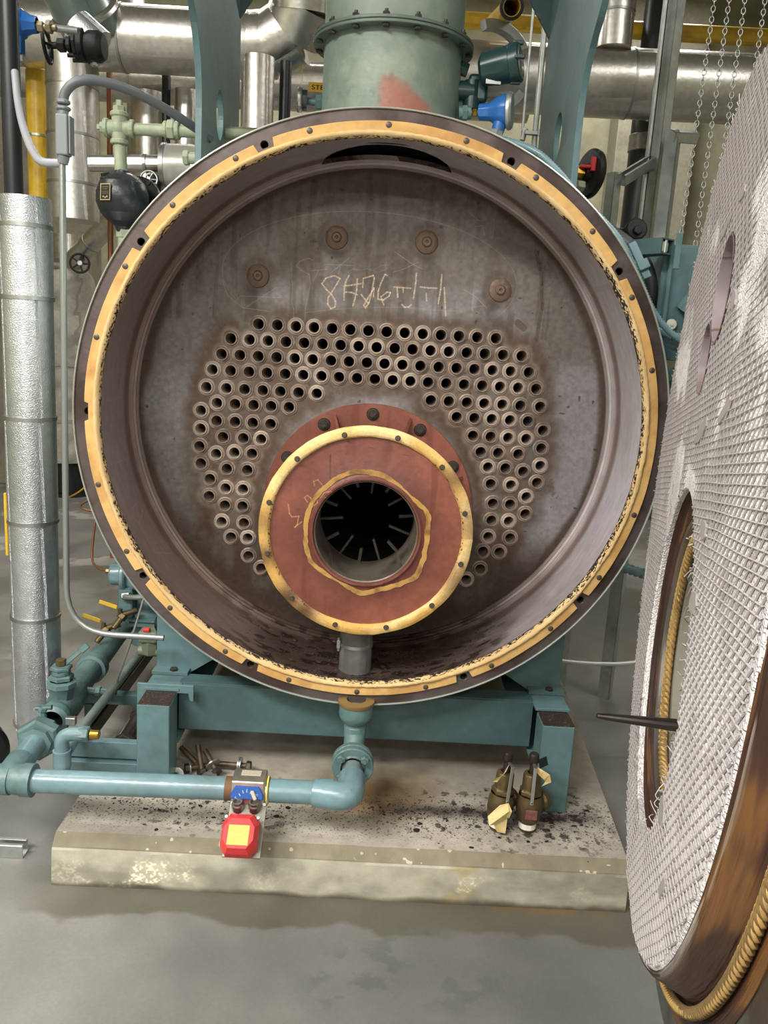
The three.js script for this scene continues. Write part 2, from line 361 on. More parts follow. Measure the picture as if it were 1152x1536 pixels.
// smokebox wall with the flue opening cut through its top
const wallBase = [178, 171, 175];
const smokeTex = tex(2048, 384, (u, v) => {          // u around the drum (u = 0 bottom), v from the front edge to the tube sheet
  const th = u * Math.PI * 2, down = Math.cos(th), a = fbm(u * 24, v * 3, 91, 5, 24), b = fbm(u * 160, v * 24, 92, 3, 160), sp = hash((u * 2048) | 0, (v * 384) | 0, 3);
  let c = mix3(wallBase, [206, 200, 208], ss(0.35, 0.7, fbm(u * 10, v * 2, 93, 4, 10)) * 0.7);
  c = mix3(c, [126, 110, 102], ss(0.1, -0.7, Math.sin(th) + 0.4 * (a - 0.5)) * 0.5);  // left half toned browner and darker to stand for its weaker light
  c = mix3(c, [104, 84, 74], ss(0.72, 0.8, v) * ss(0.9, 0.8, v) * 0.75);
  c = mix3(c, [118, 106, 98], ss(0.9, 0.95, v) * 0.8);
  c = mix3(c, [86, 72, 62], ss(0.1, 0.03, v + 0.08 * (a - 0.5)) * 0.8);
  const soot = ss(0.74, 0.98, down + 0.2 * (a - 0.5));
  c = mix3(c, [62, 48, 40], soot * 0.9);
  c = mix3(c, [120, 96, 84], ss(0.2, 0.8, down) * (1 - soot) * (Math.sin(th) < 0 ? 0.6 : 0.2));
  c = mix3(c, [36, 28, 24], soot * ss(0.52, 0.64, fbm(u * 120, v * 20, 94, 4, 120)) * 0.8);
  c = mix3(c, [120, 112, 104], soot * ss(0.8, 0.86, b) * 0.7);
  const k = 1 + (b - 0.5) * 0.16 + (sp - 0.5) * 0.05;
  return [c[0] * k, c[1] * k, c[2] * k];
}, { marks: (d, w, h) => {
  const ch = (p) => stroke(d, w, h, p, 1.1, [190, 180, 170], 0.55, 5, 0.5);
  // chalk letters low on the wall beside the gasket: u runs from the bottom (0) towards +x; the marks sit at about 3/4
  const at = (deg, v) => [((deg + 90 + 360) % 360) / 360, v];
  ch([at(178.5, 0.34), at(178.3, 0.68)]); ch([at(181.5, 0.52), at(184, 0.4)]); ch([at(183.8, 0.38), at(184.2, 0.5)]);
  ch([at(187, 0.42), at(189, 0.38), at(192, 0.42), at(189.5, 0.52), at(187, 0.44)]); ch([at(192.3, 0.42), at(192.4, 0.74)]);
  ch([at(203, 0.42), at(202.3, 0.7)]); ch([at(206.5, 0.42), at(206, 0.52), at(204.5, 0.66)]); ch([at(214, 0.4), at(217, 0.72)]);
  // longitudinal weld seam high on the drum
  stroke(d, w, h, [at(33, 0.03), at(33.4, 0.8)], 4, [150, 144, 146], 0.5, 6, 0.3);
} });
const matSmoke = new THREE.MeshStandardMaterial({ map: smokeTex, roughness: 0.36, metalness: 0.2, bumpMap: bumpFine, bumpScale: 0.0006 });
{
  const prof = [[0.8065, 0], [0.803, 0], [0.803, -0.285], [0.801, -0.305], [0.796, -0.325], [0.787, -0.336], [0.787, -0.345], [0.781, -0.35], [0.781, -0.358], [0.775, -0.364], [0.775, -0.384], [0.8065, -0.384], [0.8065, 0]];
  const N = 240, pos = [], uv = [], idx = [], K = prof.length;
  for (let i = 0; i <= N; i++) for (let k = 0; k < K; k++) {
    const a = -Math.PI / 2 + (i / N) * Math.PI * 2, [r, z] = prof[k];
    pos.push(r * Math.cos(a), CY + r * Math.sin(a), z - 0.004); uv.push(i / N, -z / 0.384);
  }
  for (let i = 0; i < N; i++) for (let k = 0; k < K - 1; k++) { const p = i * K + k, q = p + K; idx.push(p, q, p + 1, q, q + 1, p + 1); }
  const g = new THREE.BufferGeometry(); g.setAttribute('position', new THREE.Float32BufferAttribute(pos, 3)); g.setAttribute('uv', new THREE.Float32BufferAttribute(uv, 2)); g.setIndex(idx);
  g.computeVertexNormals();
  const os = new THREE.Shape(), za = Math.asin(0.052 / 0.207); os.absarc(0, 0, 0.207, -Math.PI + za, -za, false); os.closePath();
  const tube = ext(os, 0.6, 0, 48).toNonIndexed(); tube.rotateX(Math.PI / 2); tube.scale(1, 1, -1); tube.translate(0, 2.45, -0.385); { const p = tube.attributes.position, q = p.clone(); for (let i = 0; i < p.count; i += 3) { for (const [s, d] of [[0, 0], [1, 2], [2, 1]]) p.setXYZ(i + s, q.getX(i + d), q.getY(i + d), q.getZ(i + d)); } tube.computeVertexNormals(); }
  const ev = new Evaluator(); ev.useGroups = false; ev.attributes = ['position', 'uv', 'normal'];
  const A = new Brush(g), B = new Brush(tube); A.updateMatrixWorld(); B.updateMatrixWorld();
  const r = ev.evaluate(A, B, SUBTRACTION).geometry; 
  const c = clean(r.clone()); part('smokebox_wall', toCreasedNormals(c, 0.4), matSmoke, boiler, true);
}
// gasket: flat gold strip notched round the bolt holes, fuzzy lip, pins
{
  const holesA = [35.6, 65.6, 114, 144.4, 180, 216.2, 246.1, 293.5, 323.8];
  const pts = [];
  for (let i = 0; i < 1080; i++) {
    const a = i / 3; let r = 0.8215 + 0.002 * (fbm(i * 0.05, 2, 101, 3) - 0.5);
    for (const h of holesA) { const dd = Math.abs(a - h); if (dd < 1.75) r = h === 180 ? 0.8105 : 0.799; }
    pts.push([r * Math.cos(a * D2), r * Math.sin(a * D2)]);
  }
  const s = poly(pts); s.holes.push(circ(0.7935));
  part('gasket', mv(ext(s, 0.006, 0.001, 96), 0, CY, 0), matGold, boiler);
  const lipTex = tex(2048, 48, (u, v) => {
    const n = vnoise(u * 1024, v * 24, 102, 1024) * 0.6 + 0.4 * vnoise(u * 400, v * 9, 99, 400), g = fbm(u * 12, 0.5, 103, 3, 12);
    let c = mix3([226, 200, 152], [200, 166, 112], fbm(u * 60, v * 2, 104, 3, 60));
    const edge = v + 0.5 * (g - 0.5) + 0.1 * (n - 0.5);
    c = mix3(c, [38, 30, 24], ss(0.5, 0.62, edge) * ss(0.56, 0.6, n + 0.13 * ss(0.55, 0.9, edge)));
    return c;
  });
  const N = 720, prof = [[0.7985, 0.0], [0.7975, 0.009], [0.795, 0.013], [0.791, 0.014], [0.787, 0.012], [0.783, 0.007], [0.781, -0.001], [0.7815, -0.012], [0.789, -0.02]];
  const pos = [], uv = [], idx = [], K = prof.length;
  for (let i = 0; i <= N; i++) prof.forEach(([r, z], k) => {
    const a = (i / N) * Math.PI * 2, j = i % N, n = (fbm(j * 0.11, k * 0.6, 105, 4) - 0.5), f = (hash(j, k, 6) - 0.5) * 0.0016;
    const R = r + n * 0.0032 * (k > 1 ? 1 : 0.3) + f; pos.push(R * Math.cos(a), CY + R * Math.sin(a), z + n * 0.004 + f); uv.push(i / N, k / (K - 1));
  });
  for (let i = 0; i < N; i++) for (let k = 0; k < K - 1; k++) { const p = i * K + k, q = p + K; idx.push(p, q, p + 1, q, q + 1, p + 1); }
  const g = new THREE.BufferGeometry(); g.setAttribute('position', new THREE.Float32BufferAttribute(pos, 3)); g.setAttribute('uv', new THREE.Float32BufferAttribute(uv, 2)); g.setIndex(idx); g.computeVertexNormals();
  const lip = part('gasket_lip', g, new THREE.MeshStandardMaterial({ map: lipTex, roughness: 0.95, bumpMap: bumpFine, bumpScale: 0.001 }), boiler, true);
  lip.userData.label = 'fuzzy tan gasket lip flecked with soot';
  const pin = merge(lathe([[0, 0.0042], [0.0048, 0.0036], [0.0082, 0.001], [0.0086, -0.001]], [0, 0, 0], [0, 0, 1], 14));
  for (let k = 0; k < 24; k++) if (k % 12) put('gasket_pin', pin, matPin, boiler, [0.8125 * Math.cos(k * 15 * D2), CY + 0.8125 * Math.sin(k * 15 * D2), 0.007]);
}
// tube sheet
const ROWS = [  // [height above the drum axis, half-row of x positions] (mirrored)
  [0.277, [0.030, 0.089, 0.148, 0.207, 0.266, 0.326, 0.387]],
  [0.2255, [0, 0.0595, 0.118, 0.177, 0.237, 0.296, 0.355, 0.415, 0.476]],
  [0.174, [0.029, 0.088, 0.147, 0.207, 0.266, 0.325, 0.385, 0.445, 0.505]],
  [0.122, [0, 0.059, 0.118, 0.176, 0.236, 0.295, 0.355, 0.414, 0.474, 0.534]],
  [0.064, [0.189, 0.249, 0.309, 0.367, 0.427, 0.487, 0.553]],
  [0.014, [0.279, 0.338, 0.396, 0.457, 0.517]], [-0.014, [0.570]],
  [-0.045, [0.338, 0.397, 0.456, 0.517]], [-0.074, [0.570]],
  [-0.098, [0.368, 0.427, 0.495]], [-0.133, [0.573]], [-0.148, [0.397, 0.456]], [-0.156, [0.517]], [-0.191, [0.567]],
  [-0.2045, [0.411, 0.480]], [-0.242, [0.536]], [-0.271, [0.424, 0.483]], [-0.301, [0.538]], [-0.33, [0.424, 0.484]],
  [-0.388, [0.418, 0.494]], [-0.44, [0.404, 0.461]], [-0.503, [0.400]], [-0.544, [0.355]],
];
const TUBES = [];
for (const [y, xs] of ROWS) for (const x of xs) { TUBES.push([x, y]); if (x > 0) TUBES.push([-x, y]); }
const STAYS = [[-0.394, 0.428], [-0.147, 0.561], [0.141, 0.564], [0.388, 0.430]];
const SW = 1.6;
const near = new Float32Array(160 * 160);
for (let j = 0; j < 160; j++) for (let i = 0; i < 160; i++) { const x = (i + 0.5) / 160 * SW - SW / 2, y = (j + 0.5) / 160 * SW - SW / 2; let m = 9; for (const [tx, ty] of TUBES) m = Math.min(m, (x - tx) ** 2 + (y - ty) ** 2); near[j * 160 + i] = Math.sqrt(m); }
const nearAt = (u, v) => { const a = clamp(u * 160 - 0.5, 0, 158.99), b = clamp(v * 160 - 0.5, 0, 158.99), i = a | 0, j = b | 0, f = a - i, g = b - j, q = (p, r) => near[r * 160 + p]; return mix(mix(q(i, j), q(i + 1, j), f), mix(q(i, j + 1), q(i + 1, j + 1), f), g); };
const sheetTex = tex(2048, 2048, (u, v) => {
  const x = u * SW - SW / 2, y = v * SW - SW / 2;
  const a = fbm(x * 3 + 11, y * 3 + 5, 111, 4), b = fbm(x * 14 + 30, y * 4 + 9, 112, 4), f = fbm(x * 90, y * 90, 113, 2);
  let c = mix3([112, 105, 101], [142, 139, 142], ss(0.35, 0.68, a + (x > 0.3 ? 0.12 : 0) - 0.25 * ss(0.35, 0.7, y)));  // light and shade in the colour: paler to the right, darker at the top
  c = mix3(c, [88, 75, 66], ss(0.48, 0.72, b) * ss(0.6, 0.2, Math.abs(x)) * ss(-0.1, 0.3, y) * 0.6);
  const d = nearAt(u, v) + 0.05 * (a - 0.5);
  c = mix3(c, [84, 64, 51], ss(0.085, 0.035, d) * 0.8);
  c = mix3(c, [146, 129, 117], ss(0.04, 0.02, d) * 0.65);
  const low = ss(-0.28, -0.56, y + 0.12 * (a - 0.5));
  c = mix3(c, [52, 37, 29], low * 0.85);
  c = mix3(c, [112, 112, 108], ss(0.36, 0.43, Math.hypot(x, y + 0.31)) * ss(0.1, 0.04, d - 0.02) * ss(0.4, 0.6, b) * 0.4);
  if (y > 0.28) { const st = ss(0.56, 0.72, fbm(x * 40, y * 3.2, 114, 4)); c = mix3(c, [72, 63, 56], st * 0.35); }
  c = mix3(c, [70, 65, 62], ss(0.52, 0.74, y) * ss(0.35, 0.1, Math.abs(x)) * 0.4);
  for (const [sx, sy] of STAYS) { const r = Math.hypot(x - sx, y - sy); c = mix3(c, [104, 78, 62], ss(0.05, 0.03, r) * 0.6); c = mix3(c, [54, 44, 38], ss(0.02, 0.0, Math.abs(r - 0.05)) * 0.25 + ss(0.05, 0.0, Math.abs(x - sx - 0.02 * Math.sin(y * 30))) * ss(0, 0.05, sy - y) * ss(0.2, 0.05, sy - y) * 0.35); }
  const rim = Math.hypot(x, y); c = mix3(c, [72, 58, 48], ss(0.745, 0.768, rim + 0.03 * (b - 0.5)) * 0.8);
  const spot = ss(0.86, 0.9, fbm(x * 44 + 3, y * 44, 115, 2)); c = mix3(c, [58, 48, 42], spot * 0.6);
  const k = 1 + (f - 0.5) * 0.22; return [c[0] * k, c[1] * k, c[2] * k];
}, { repeat: false, marks: (d, w, h) => {
  const uv = ([x, y]) => [(x + SW / 2) / SW, (y + SW / 2) / SW];
  // chalk strokes measured on a patch of the sheet whose pixels map to metres here
  const P = ([px, py]) => uv([-0.329 + px * 0.0004905 + py * 0.00003, 0.562 - (py - 115) * 0.000497 + (px - 380) * 0.00003]);
  const chalk = (pts, r = 3, al = 0.95, col = [228, 206, 174]) => stroke(d, w, h, pts.map(P), r, col, al, 9, 0.75);
  chalk([[383, 372], [345, 352], [290, 368], [262, 402], [292, 440], [325, 470], [350, 515], [345, 550], [318, 560], [298, 530], [302, 490], [330, 450], [360, 405], [380, 370]]);
  chalk([[440, 352], [418, 392], [408, 440], [406, 505]]); chalk([[408, 416], [456, 412], [520, 402]]); chalk([[412, 455], [455, 458], [496, 472]]); chalk([[494, 372], [490, 440], [478, 500], [464, 542]]);
  chalk([[530, 425], [534, 370], [600, 352], [606, 372], [590, 450], [572, 520], [548, 555], [536, 540], [560, 500], [604, 430], [600, 486]]); chalk([[518, 470], [570, 530]]);
  chalk([[690, 352], [676, 346], [650, 400], [632, 450], [630, 500], [664, 506], [704, 480], [712, 458], [690, 456], [650, 485], [668, 536]]);
  chalk([[736, 424], [790, 428], [848, 432]]); chalk([[756, 428], [760, 490]]); chalk([[796, 430], [796, 458]]); chalk([[882, 338], [878, 400], [864, 496]], 3); chalk([[788, 535], [806, 552], [832, 550], [850, 536]]);
  chalk([[908, 424], [960, 430], [1018, 432]]); chalk([[948, 465], [950, 510]]); chalk([[1050, 348], [1042, 440], [1028, 528]], 3.4); chalk([[1066, 430], [1072, 520], [1078, 606]]);
  const faint = (pts, al = 0.4) => chalk(pts, 1.5, al, [196, 180, 162]);
  faint([[205, 258], [180, 244], [120, 262], [98, 290], [130, 320], [180, 345], [186, 400], [172, 470], [150, 560], [146, 636]], 0.5); faint([[62, 270], [68, 420], [62, 520], [74, 560], [70, 660]], 0.4);
  faint([[280, 282], [380, 286], [470, 290]], 0.5); faint([[190, 322], [300, 312]], 0.5); faint([[240, 320], [205, 388]], 0.4); faint([[450, 238], [380, 290], [320, 336]], 0.5); faint([[385, 296], [370, 340]], 0.4); faint([[430, 330], [470, 310], [510, 320], [560, 310], [620, 330]], 0.3); faint([[600, 320], [650, 290], [700, 284], [690, 310], [640, 330]], 0.3);
  faint([[738, 204], [860, 284], [926, 314]], 0.55); faint([[728, 332], [800, 312], [890, 270]], 0.5);
  faint([[150, 585], [300, 568], [520, 552], [800, 552], [1000, 570], [1150, 576]], 0.35);
  // long scribed oval round the stays, and short crossed ticks
  const ov = []; for (let k = 0; k <= 60; k++) { const t = (205 - k * 3.9) * D2; ov.push(uv([-0.035 + 0.475 * Math.cos(t), 0.44 + 0.205 * Math.sin(t)])); }
  stroke(d, w, h, ov, 1.2, [190, 176, 160], 0.45, 10, 0.7);
  const seg = (l, al = 0.45) => stroke(d, w, h, l.map(uv), 1.3, [196, 182, 164], al, 11, 0.6);
  seg([[-0.51, 0.41], [-0.49, 0.36], [-0.44, 0.325], [-0.35, 0.318]]); seg([[-0.452, 0.362], [-0.32, 0.364]]); seg([[-0.335, 0.395], [-0.43, 0.328]]); seg([[0.268, 0.425], [0.31, 0.405], [0.35, 0.37]], 0.6); seg([[0.3, 0.37], [0.34, 0.378]]);
  seg([[0.27, 0.66], [0.30, 0.64]]); seg([[0.285, 0.64], [0.31, 0.638]]); seg([[0.29, 0.62], [0.315, 0.625], [0.322, 0.595]]); seg([[0.352, 0.68], [0.35, 0.59]], 0.25);
  for (const [x0, y0, x1, y1] of [[0.49, 0.56, 0.51, 0.5], [0.51, 0.52, 0.53, 0.38], [0.53, 0.4, 0.52, 0.28]]) stroke(d, w, h, [uv([x0, y0]), uv([x1, y1])], 7, [62, 46, 38], 0.55, 12, 0.8);
  stroke(d, w, h, [uv([0.455, 0.33]), uv([0.475, 0.315])], 14, [84, 58, 46], 0.7, 13, 0.5);
  for (const [x, y, r] of [[0.61, -0.2, 9], [0.618, -0.215, 11], [0.625, -0.232, 7], [0.64, -0.24, 3], [0.612, -0.185, 5]]) stroke(d, w, h, [uv([x, y]), uv([x + 0.004, y + 0.006])], r, [92, 70, 56], 0.6, 14, 0.5);
} });
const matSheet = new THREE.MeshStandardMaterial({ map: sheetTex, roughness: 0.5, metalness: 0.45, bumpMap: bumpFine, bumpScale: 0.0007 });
const sheet = (() => {
  const s = disc(0.785); s.holes.push(circ(0.24, 0, FY - CY));
  for (const [x, y] of TUBES) { const p = new THREE.Path(); p.absarc(x, y, 0.0185, 0, Math.PI * 2, false); s.holes.push(p); }
  const g = clean(ext(s, 0.02, 0, 14)), p = g.attributes.position, uv = g.attributes.uv;
  for (let i = 0; i < p.count; i++) uv.setXY(i, (p.getX(i) + SW / 2) / SW, (p.getY(i) + SW / 2) / SW);
  g.translate(0, CY, TS - 0.02);
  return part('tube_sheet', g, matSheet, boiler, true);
})();
const matTubes = [[178, 162, 150], [166, 152, 142], [186, 172, 160]].map((c, i) => M(W, 0.55, 0.35, { map: grime(c, [92, 76, 64], 0.7, 120 + i, 10), bumpMap: bumpFine, bumpScale: 0.0015 }));
const matBore = M(0x4a3f38, 0.6, 0.3);
const tubeGeos = [0, 1, 2].map((k) => {
  const w = 0.0005 * (k - 1);
  const g = merge([lathe([[0.0285, -0.001], [0.0282, 0.0025], [0.0255 + w, 0.0045], [0.0228, 0.0035], [0.0222, 0.0085 + w], [0.0205, 0.0105], [0.0178, 0.0105], [0.0166, 0.0085], [0.0162, -0.16]], [0, 0, 0], [0, 0, 1], 26)]);
  return boxUV(g);
});
TUBES.forEach(([x, y], i) => put('tube', tubeGeos[i % 3], matTubes[(i * 7 + (i >> 2)) % 3], sheet, [x, CY + y, TS], [0, 0, i * 0.7]));
const stayG = merge([lathe([[0.037, -0.001], [0.036, 0.006], [0.031, 0.0085], [0.0165, 0.0085], [0.0155, 0.014], [0.012, 0.0165], [0.005, 0.0165], [0.003, 0.011], [0, 0.011]], [0, 0, 0], [0, 0, 1], 30)]); boxUV(stayG);
const matStay = M(W, 0.55, 0.4, { map: grime([112, 92, 78], [74, 58, 48], 0.8, 124, 14), bumpMap: bumpFine, bumpScale: 0.0015 });
for (const [x, y] of STAYS) put('stay_rod_end', stayG, matStay, sheet, [x, CY + y, TS]);
part('rear_tube_chamber', cyl([0, CY, -3.3], [0, CY, -1.2], 0.84, 0.84, 48), matHole, boiler);

// furnace front: bolted ring, drum, gasket ring with pins, throat sleeve
const redTex = tex(1024, 1024, (u, v) => {
  const x = u - 0.5, y = v - 0.5, a = fbm(u * 5, v * 5, 131, 5), b = fbm(u * 60, v * 60, 132, 3);
  let c = mix3([138, 82, 66], [114, 64, 52], ss(0.3, 0.7, a));
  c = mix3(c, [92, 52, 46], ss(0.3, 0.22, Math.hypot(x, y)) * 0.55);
  c = mix3(c, [96, 44, 36], ss(0.55, 0.7, fbm(u * 30, v * 3, 133, 4)) * 0.35);
  const k = 1 + (b - 0.5) * 0.16; return [c[0] * k, c[1] * k, c[2] * k];
}, { marks: (d, w, h) => {
  const P = ([px, py]) => [0.5 + (px - 552) * 0.000766, 0.5 - (py - 660) * 0.000766];
  const ch = (p, al = 0.8) => stroke(d, w, h, p.map(P), 2.2, [206, 156, 108], al, 15, 0.6);
  ch([[180, 545], [188, 590], [200, 605], [232, 600], [226, 640], [215, 655], [248, 625]]); ch([[270, 530], [255, 510], [268, 498], [285, 510], [300, 545], [318, 530], [308, 505], [322, 488]], 0.7); ch([[330, 505], [345, 480], [378, 470], [390, 490], [372, 512], [352, 500]], 0.6); ch([[300, 450], [295, 430], [315, 422], [332, 440], [350, 470]], 0.6);
  stroke(d, w, h, [[367, 300], [368, 350], [372, 415]].map(P), 2.5, [74, 34, 26], 0.8, 16, 0.2);
  for (const [x, y] of [[540, 255], [830, 300], [700, 280]]) stroke(d, w, h, [P([x, y]), P([x + 30, y + 4])], 1.5, [70, 40, 32], 0.6, 17, 0.3);
} });
const matPrimer = new THREE.MeshStandardMaterial({ map: redTex, roughness: 0.48, metalness: 0.1, bumpMap: bumpFine, bumpScale: 0.0006 });
const redUV = (g) => { g = merge(g); const p = g.attributes.position, uv = g.attributes.uv; for (let i = 0; i < p.count; i++) uv.setXY(i, p.getX(i) / 0.82 + 0.5, (p.getY(i) - FY) / 0.82 + 0.5); return g; };
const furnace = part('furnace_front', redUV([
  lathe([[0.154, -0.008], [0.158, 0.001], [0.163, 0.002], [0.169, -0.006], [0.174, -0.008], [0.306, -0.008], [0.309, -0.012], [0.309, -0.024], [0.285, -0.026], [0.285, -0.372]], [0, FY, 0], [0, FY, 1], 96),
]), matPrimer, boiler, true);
furnace.userData.label = 'red primer furnace face with a round burner throat';
{
  const fr = part('mounting_ring', redUV(mv(ext((() => { const s = disc(0.352); s.holes.push(circ(0.25)); return s; })(), 0.014, 0.002, 72), 0, FY, TS)), matPrimer, furnace, true);
  const boltG = merge([hex([0, 0, 0.004], [0, 0, 1], 0.0145, 0.012), ringX([0, 0, 0], [0, 0, 1], 0.021, 0.004), cyl([0, 0, 0.014], [0, 0, 0.022], 0.007, 0.007, 10)]); boxUV(boltG);
  for (let k = 0; k < 12; k++) put('ring_bolt', boltG, matDarkSteel, furnace, [0.32 * Math.cos(k * 30 * D2), FY + 0.32 * Math.sin(k * 30 * D2), TS + 0.016], [0, 0, k]);
  for (const a of [68, 112, 158, 22]) { const g = ext(poly([[0, 0], [0.055, 0], [0, 0.09]]), 0.008); g.translate(0, 0, -0.004); g.rotateX(Math.PI / 2); g.translate(0.285, 0, TS + 0.014); g.rotateX(0); const m = new THREE.Matrix4().makeRotationZ(a * D2); g.applyMatrix4(m); g.translate(0, FY, 0); part('gusset', g, matPrimer, furnace); }
  // gold gasket ring round the furnace face
  const ringTex = tex(1536, 64, (u, v) => {
    let c = mix3([226, 188, 112], [196, 148, 74], fbm(u * 30, v * 2, 141, 4, 30));
    c = mix3(c, [246, 228, 178], ss(0.3, 0.7, fbm(u * 14, v, 142, 3, 14)) * 0.6);
    for (const [p, s, k] of [[0.62, 0.02, 0.9], [0.545, 0.018, 0.6], [0.655, 0.02, 0.8], [0.49, 0.02, 0.35], [0.1, 0.02, 0.5], [0.93, 0.03, 0.45], [0.02, 0.03, 0.3]]) c = mix3(c, [104, 74, 46], Math.exp(-(((u - p) / s) ** 2)) * ss(1.0, 0.2, Math.abs(v - 0.35)) * Math.min(1, k * 1.3));
    const n = fbm(u * 380, v * 12, 143, 2, 380);
    c = mix3(c, [58, 40, 24], ss(0.66, 0.74, v) * ss(0.9, 0.82, v) * ss(0.62, 0.72, n) * ss(0.35, 0.6, fbm(u * 16, 0.3, 144, 2, 16)));
    const k = 1 + (n - 0.5) * 0.14; return [c[0] * k, c[1] * k, c[2] * k];
  });
  const prof = [[0.309, -0.02], [0.3165, -0.016], [0.318, -0.004], [0.316, 0.003], [0.303, 0.0055], [0.294, 0.006], [0.287, 0.0025], [0.2845, -0.006], [0.2845, -0.009]];
  const N = 360, pos = [], uv = [], idx = [], K = prof.length;
  for (let i = 0; i <= N; i++) prof.forEach(([r, z], k) => { const a = (i / N) * Math.PI * 2, j = i % N, n = (fbm(j * 0.13, k * 0.4, 145, 4) - 0.5); const R = r + n * 0.0035; pos.push(R * Math.cos(a), FY + R * Math.sin(a), z + n * 0.003); uv.push(i / N, k / (K - 1)); });
  for (let i = 0; i < N; i++) for (let k = 0; k < K - 1; k++) { const p = i * K + k, q = p + K; idx.push(p, q, p + 1, q, q + 1, p + 1); }
  const g = new THREE.BufferGeometry(); g.setAttribute('position', new THREE.Float32BufferAttribute(pos, 3)); g.setAttribute('uv', new THREE.Float32BufferAttribute(uv, 2)); g.setIndex(idx); g.computeVertexNormals();
  part('gasket_ring', g, new THREE.MeshStandardMaterial({ map: ringTex, roughness: 0.62, metalness: 0.15, bumpMap: bumpFine, bumpScale: 0.0012 }), furnace, true).userData.label = 'gold gasket ring scorched in places';
  const pin = merge([ringX([0, 0, 0], [0, 0, 1], 0.0085, 0.003, 0.001, 14), cyl([0, 0, 0.002], [0, 0, 0.011], 0.0055, 0.005, 12)]); boxUV(pin);
  for (let k = 0; k < 12; k++) { const a = (15 + k * 30) * D2; put('ring_pin', pin, matPin, furnace, [0.2975 * Math.cos(a), FY + 0.2975 * Math.sin(a), 0.005]); }
  // residue of an old eight-sided gasket
  const O = [[540, 360], [620, 372], [690, 410], [760, 470], [850, 545], [856, 640], [852, 740], [812, 868], [730, 915], [640, 945], [545, 970], [430, 910], [302, 832], [270, 760], [260, 680], [262, 600], [300, 500], [350, 440], [410, 392], [470, 366]].map(([x, y]) => [(x - 555) * 0.000628, -(y - 660) * 0.000628]);
  const rag = (pts, k, sd) => { const c = new THREE.CatmullRomCurve3(pts.map(([x, y]) => V(x * k, y * k, 0)), true, 'centripetal'); return c.getSpacedPoints(220).map((p, i) => { const q = 1 + (fbm(i * 0.35, 1, sd, 3) - 0.5) * 0.035; return new THREE.Vector2(p.x * q, p.y * q); }); };
  const s = new THREE.Shape(rag(O, 1, 151)); s.holes.push(new THREE.Path(rag(O, 0.925, 152)));
  part('gasket_residue', mv(ext(s, 0.0035), 0, FY, -0.009), M(W, 0.85, 0, { map: grime([176, 136, 74], [112, 80, 44], 0.9, 153, 24), bumpMap: bumpFine, bumpScale: 0.002 }), furnace).userData.label = 'ragged eight-sided band of old gold gasket';
  part('throat_sleeve', lathe([[0.158, -0.006], [0.151, -0.012], [0.149, -0.2], [0.15, -0.235]], [0, FY, 0], [0, FY, 1], 64), M(W, 0.5, 0.5, { map: grime([124, 116, 104], [72, 62, 52], 0.9, 154, 8) }), furnace);
  part('furnace_tube', lathe([[0.16, -0.236], [0.26, -0.25], [0.27, -0.4], [0.27, -2.6], [0, -2.61]], [0, FY, 0], [0, FY, 1], 48), M(0x181310, 0.9), furnace);
  const vane = merge(box(0.008, 0.075, 0.02, 0, -0.0375, 0, 0.001)); boxUV(vane); const vane2 = merge(box(0.01, 0.05, 0.02, 0, -0.025, 0, 0.001)); boxUV(vane2);
  for (let k = 0; k < 14; k++) { const a = (k * 25.7 + 6) * D2; put('swirl_vane', k % 2 ? vane : vane2, matDarkSteel, furnace, [0.152 * Math.cos(a), FY + 0.152 * Math.sin(a), -0.222 - (k % 2) * 0.02], [0, 0, a - Math.PI / 2]); }
}

// grey clamped pipe stub standing in the bottom of the drum, soot flakes round it
{
  const t = single('drain_stub', 'x', 'x', [lathe([[0.0525, -0.01], [0.0525, 0.2], [0.046, 0.2], [0.046, 0.02], [0, 0.02]], [-0.012, 0.5, -0.15], [-0.012, 1.5, -0.15], 36)], M(W, 0.55, 0.3, { map: grime([122, 122, 122], [92, 88, 84], 0.7, 161, 8) }));
  tagIt(t, 'short grey pipe stub standing in soot on the drum floor under the furnace face', 'pipe stub'); t.base = t.position.toArray();
  part('clamp_band', lathe([[0.0527, 0], [0.0545, 0.001], [0.0545, 0.012], [0.0527, 0.013]], [-0.012, 0.58, -0.15], [-0.012, 1.58, -0.15], 36), matGalv, t);
  part('clamp_screw', [box(0.012, 0.03, 0.016, -0.068, 0.588, -0.132, 0.002), cyl([-0.068, 0.565, -0.13], [-0.068, 0.61, -0.13], 0.004, 0.004, 8)], matGalv, t);
}
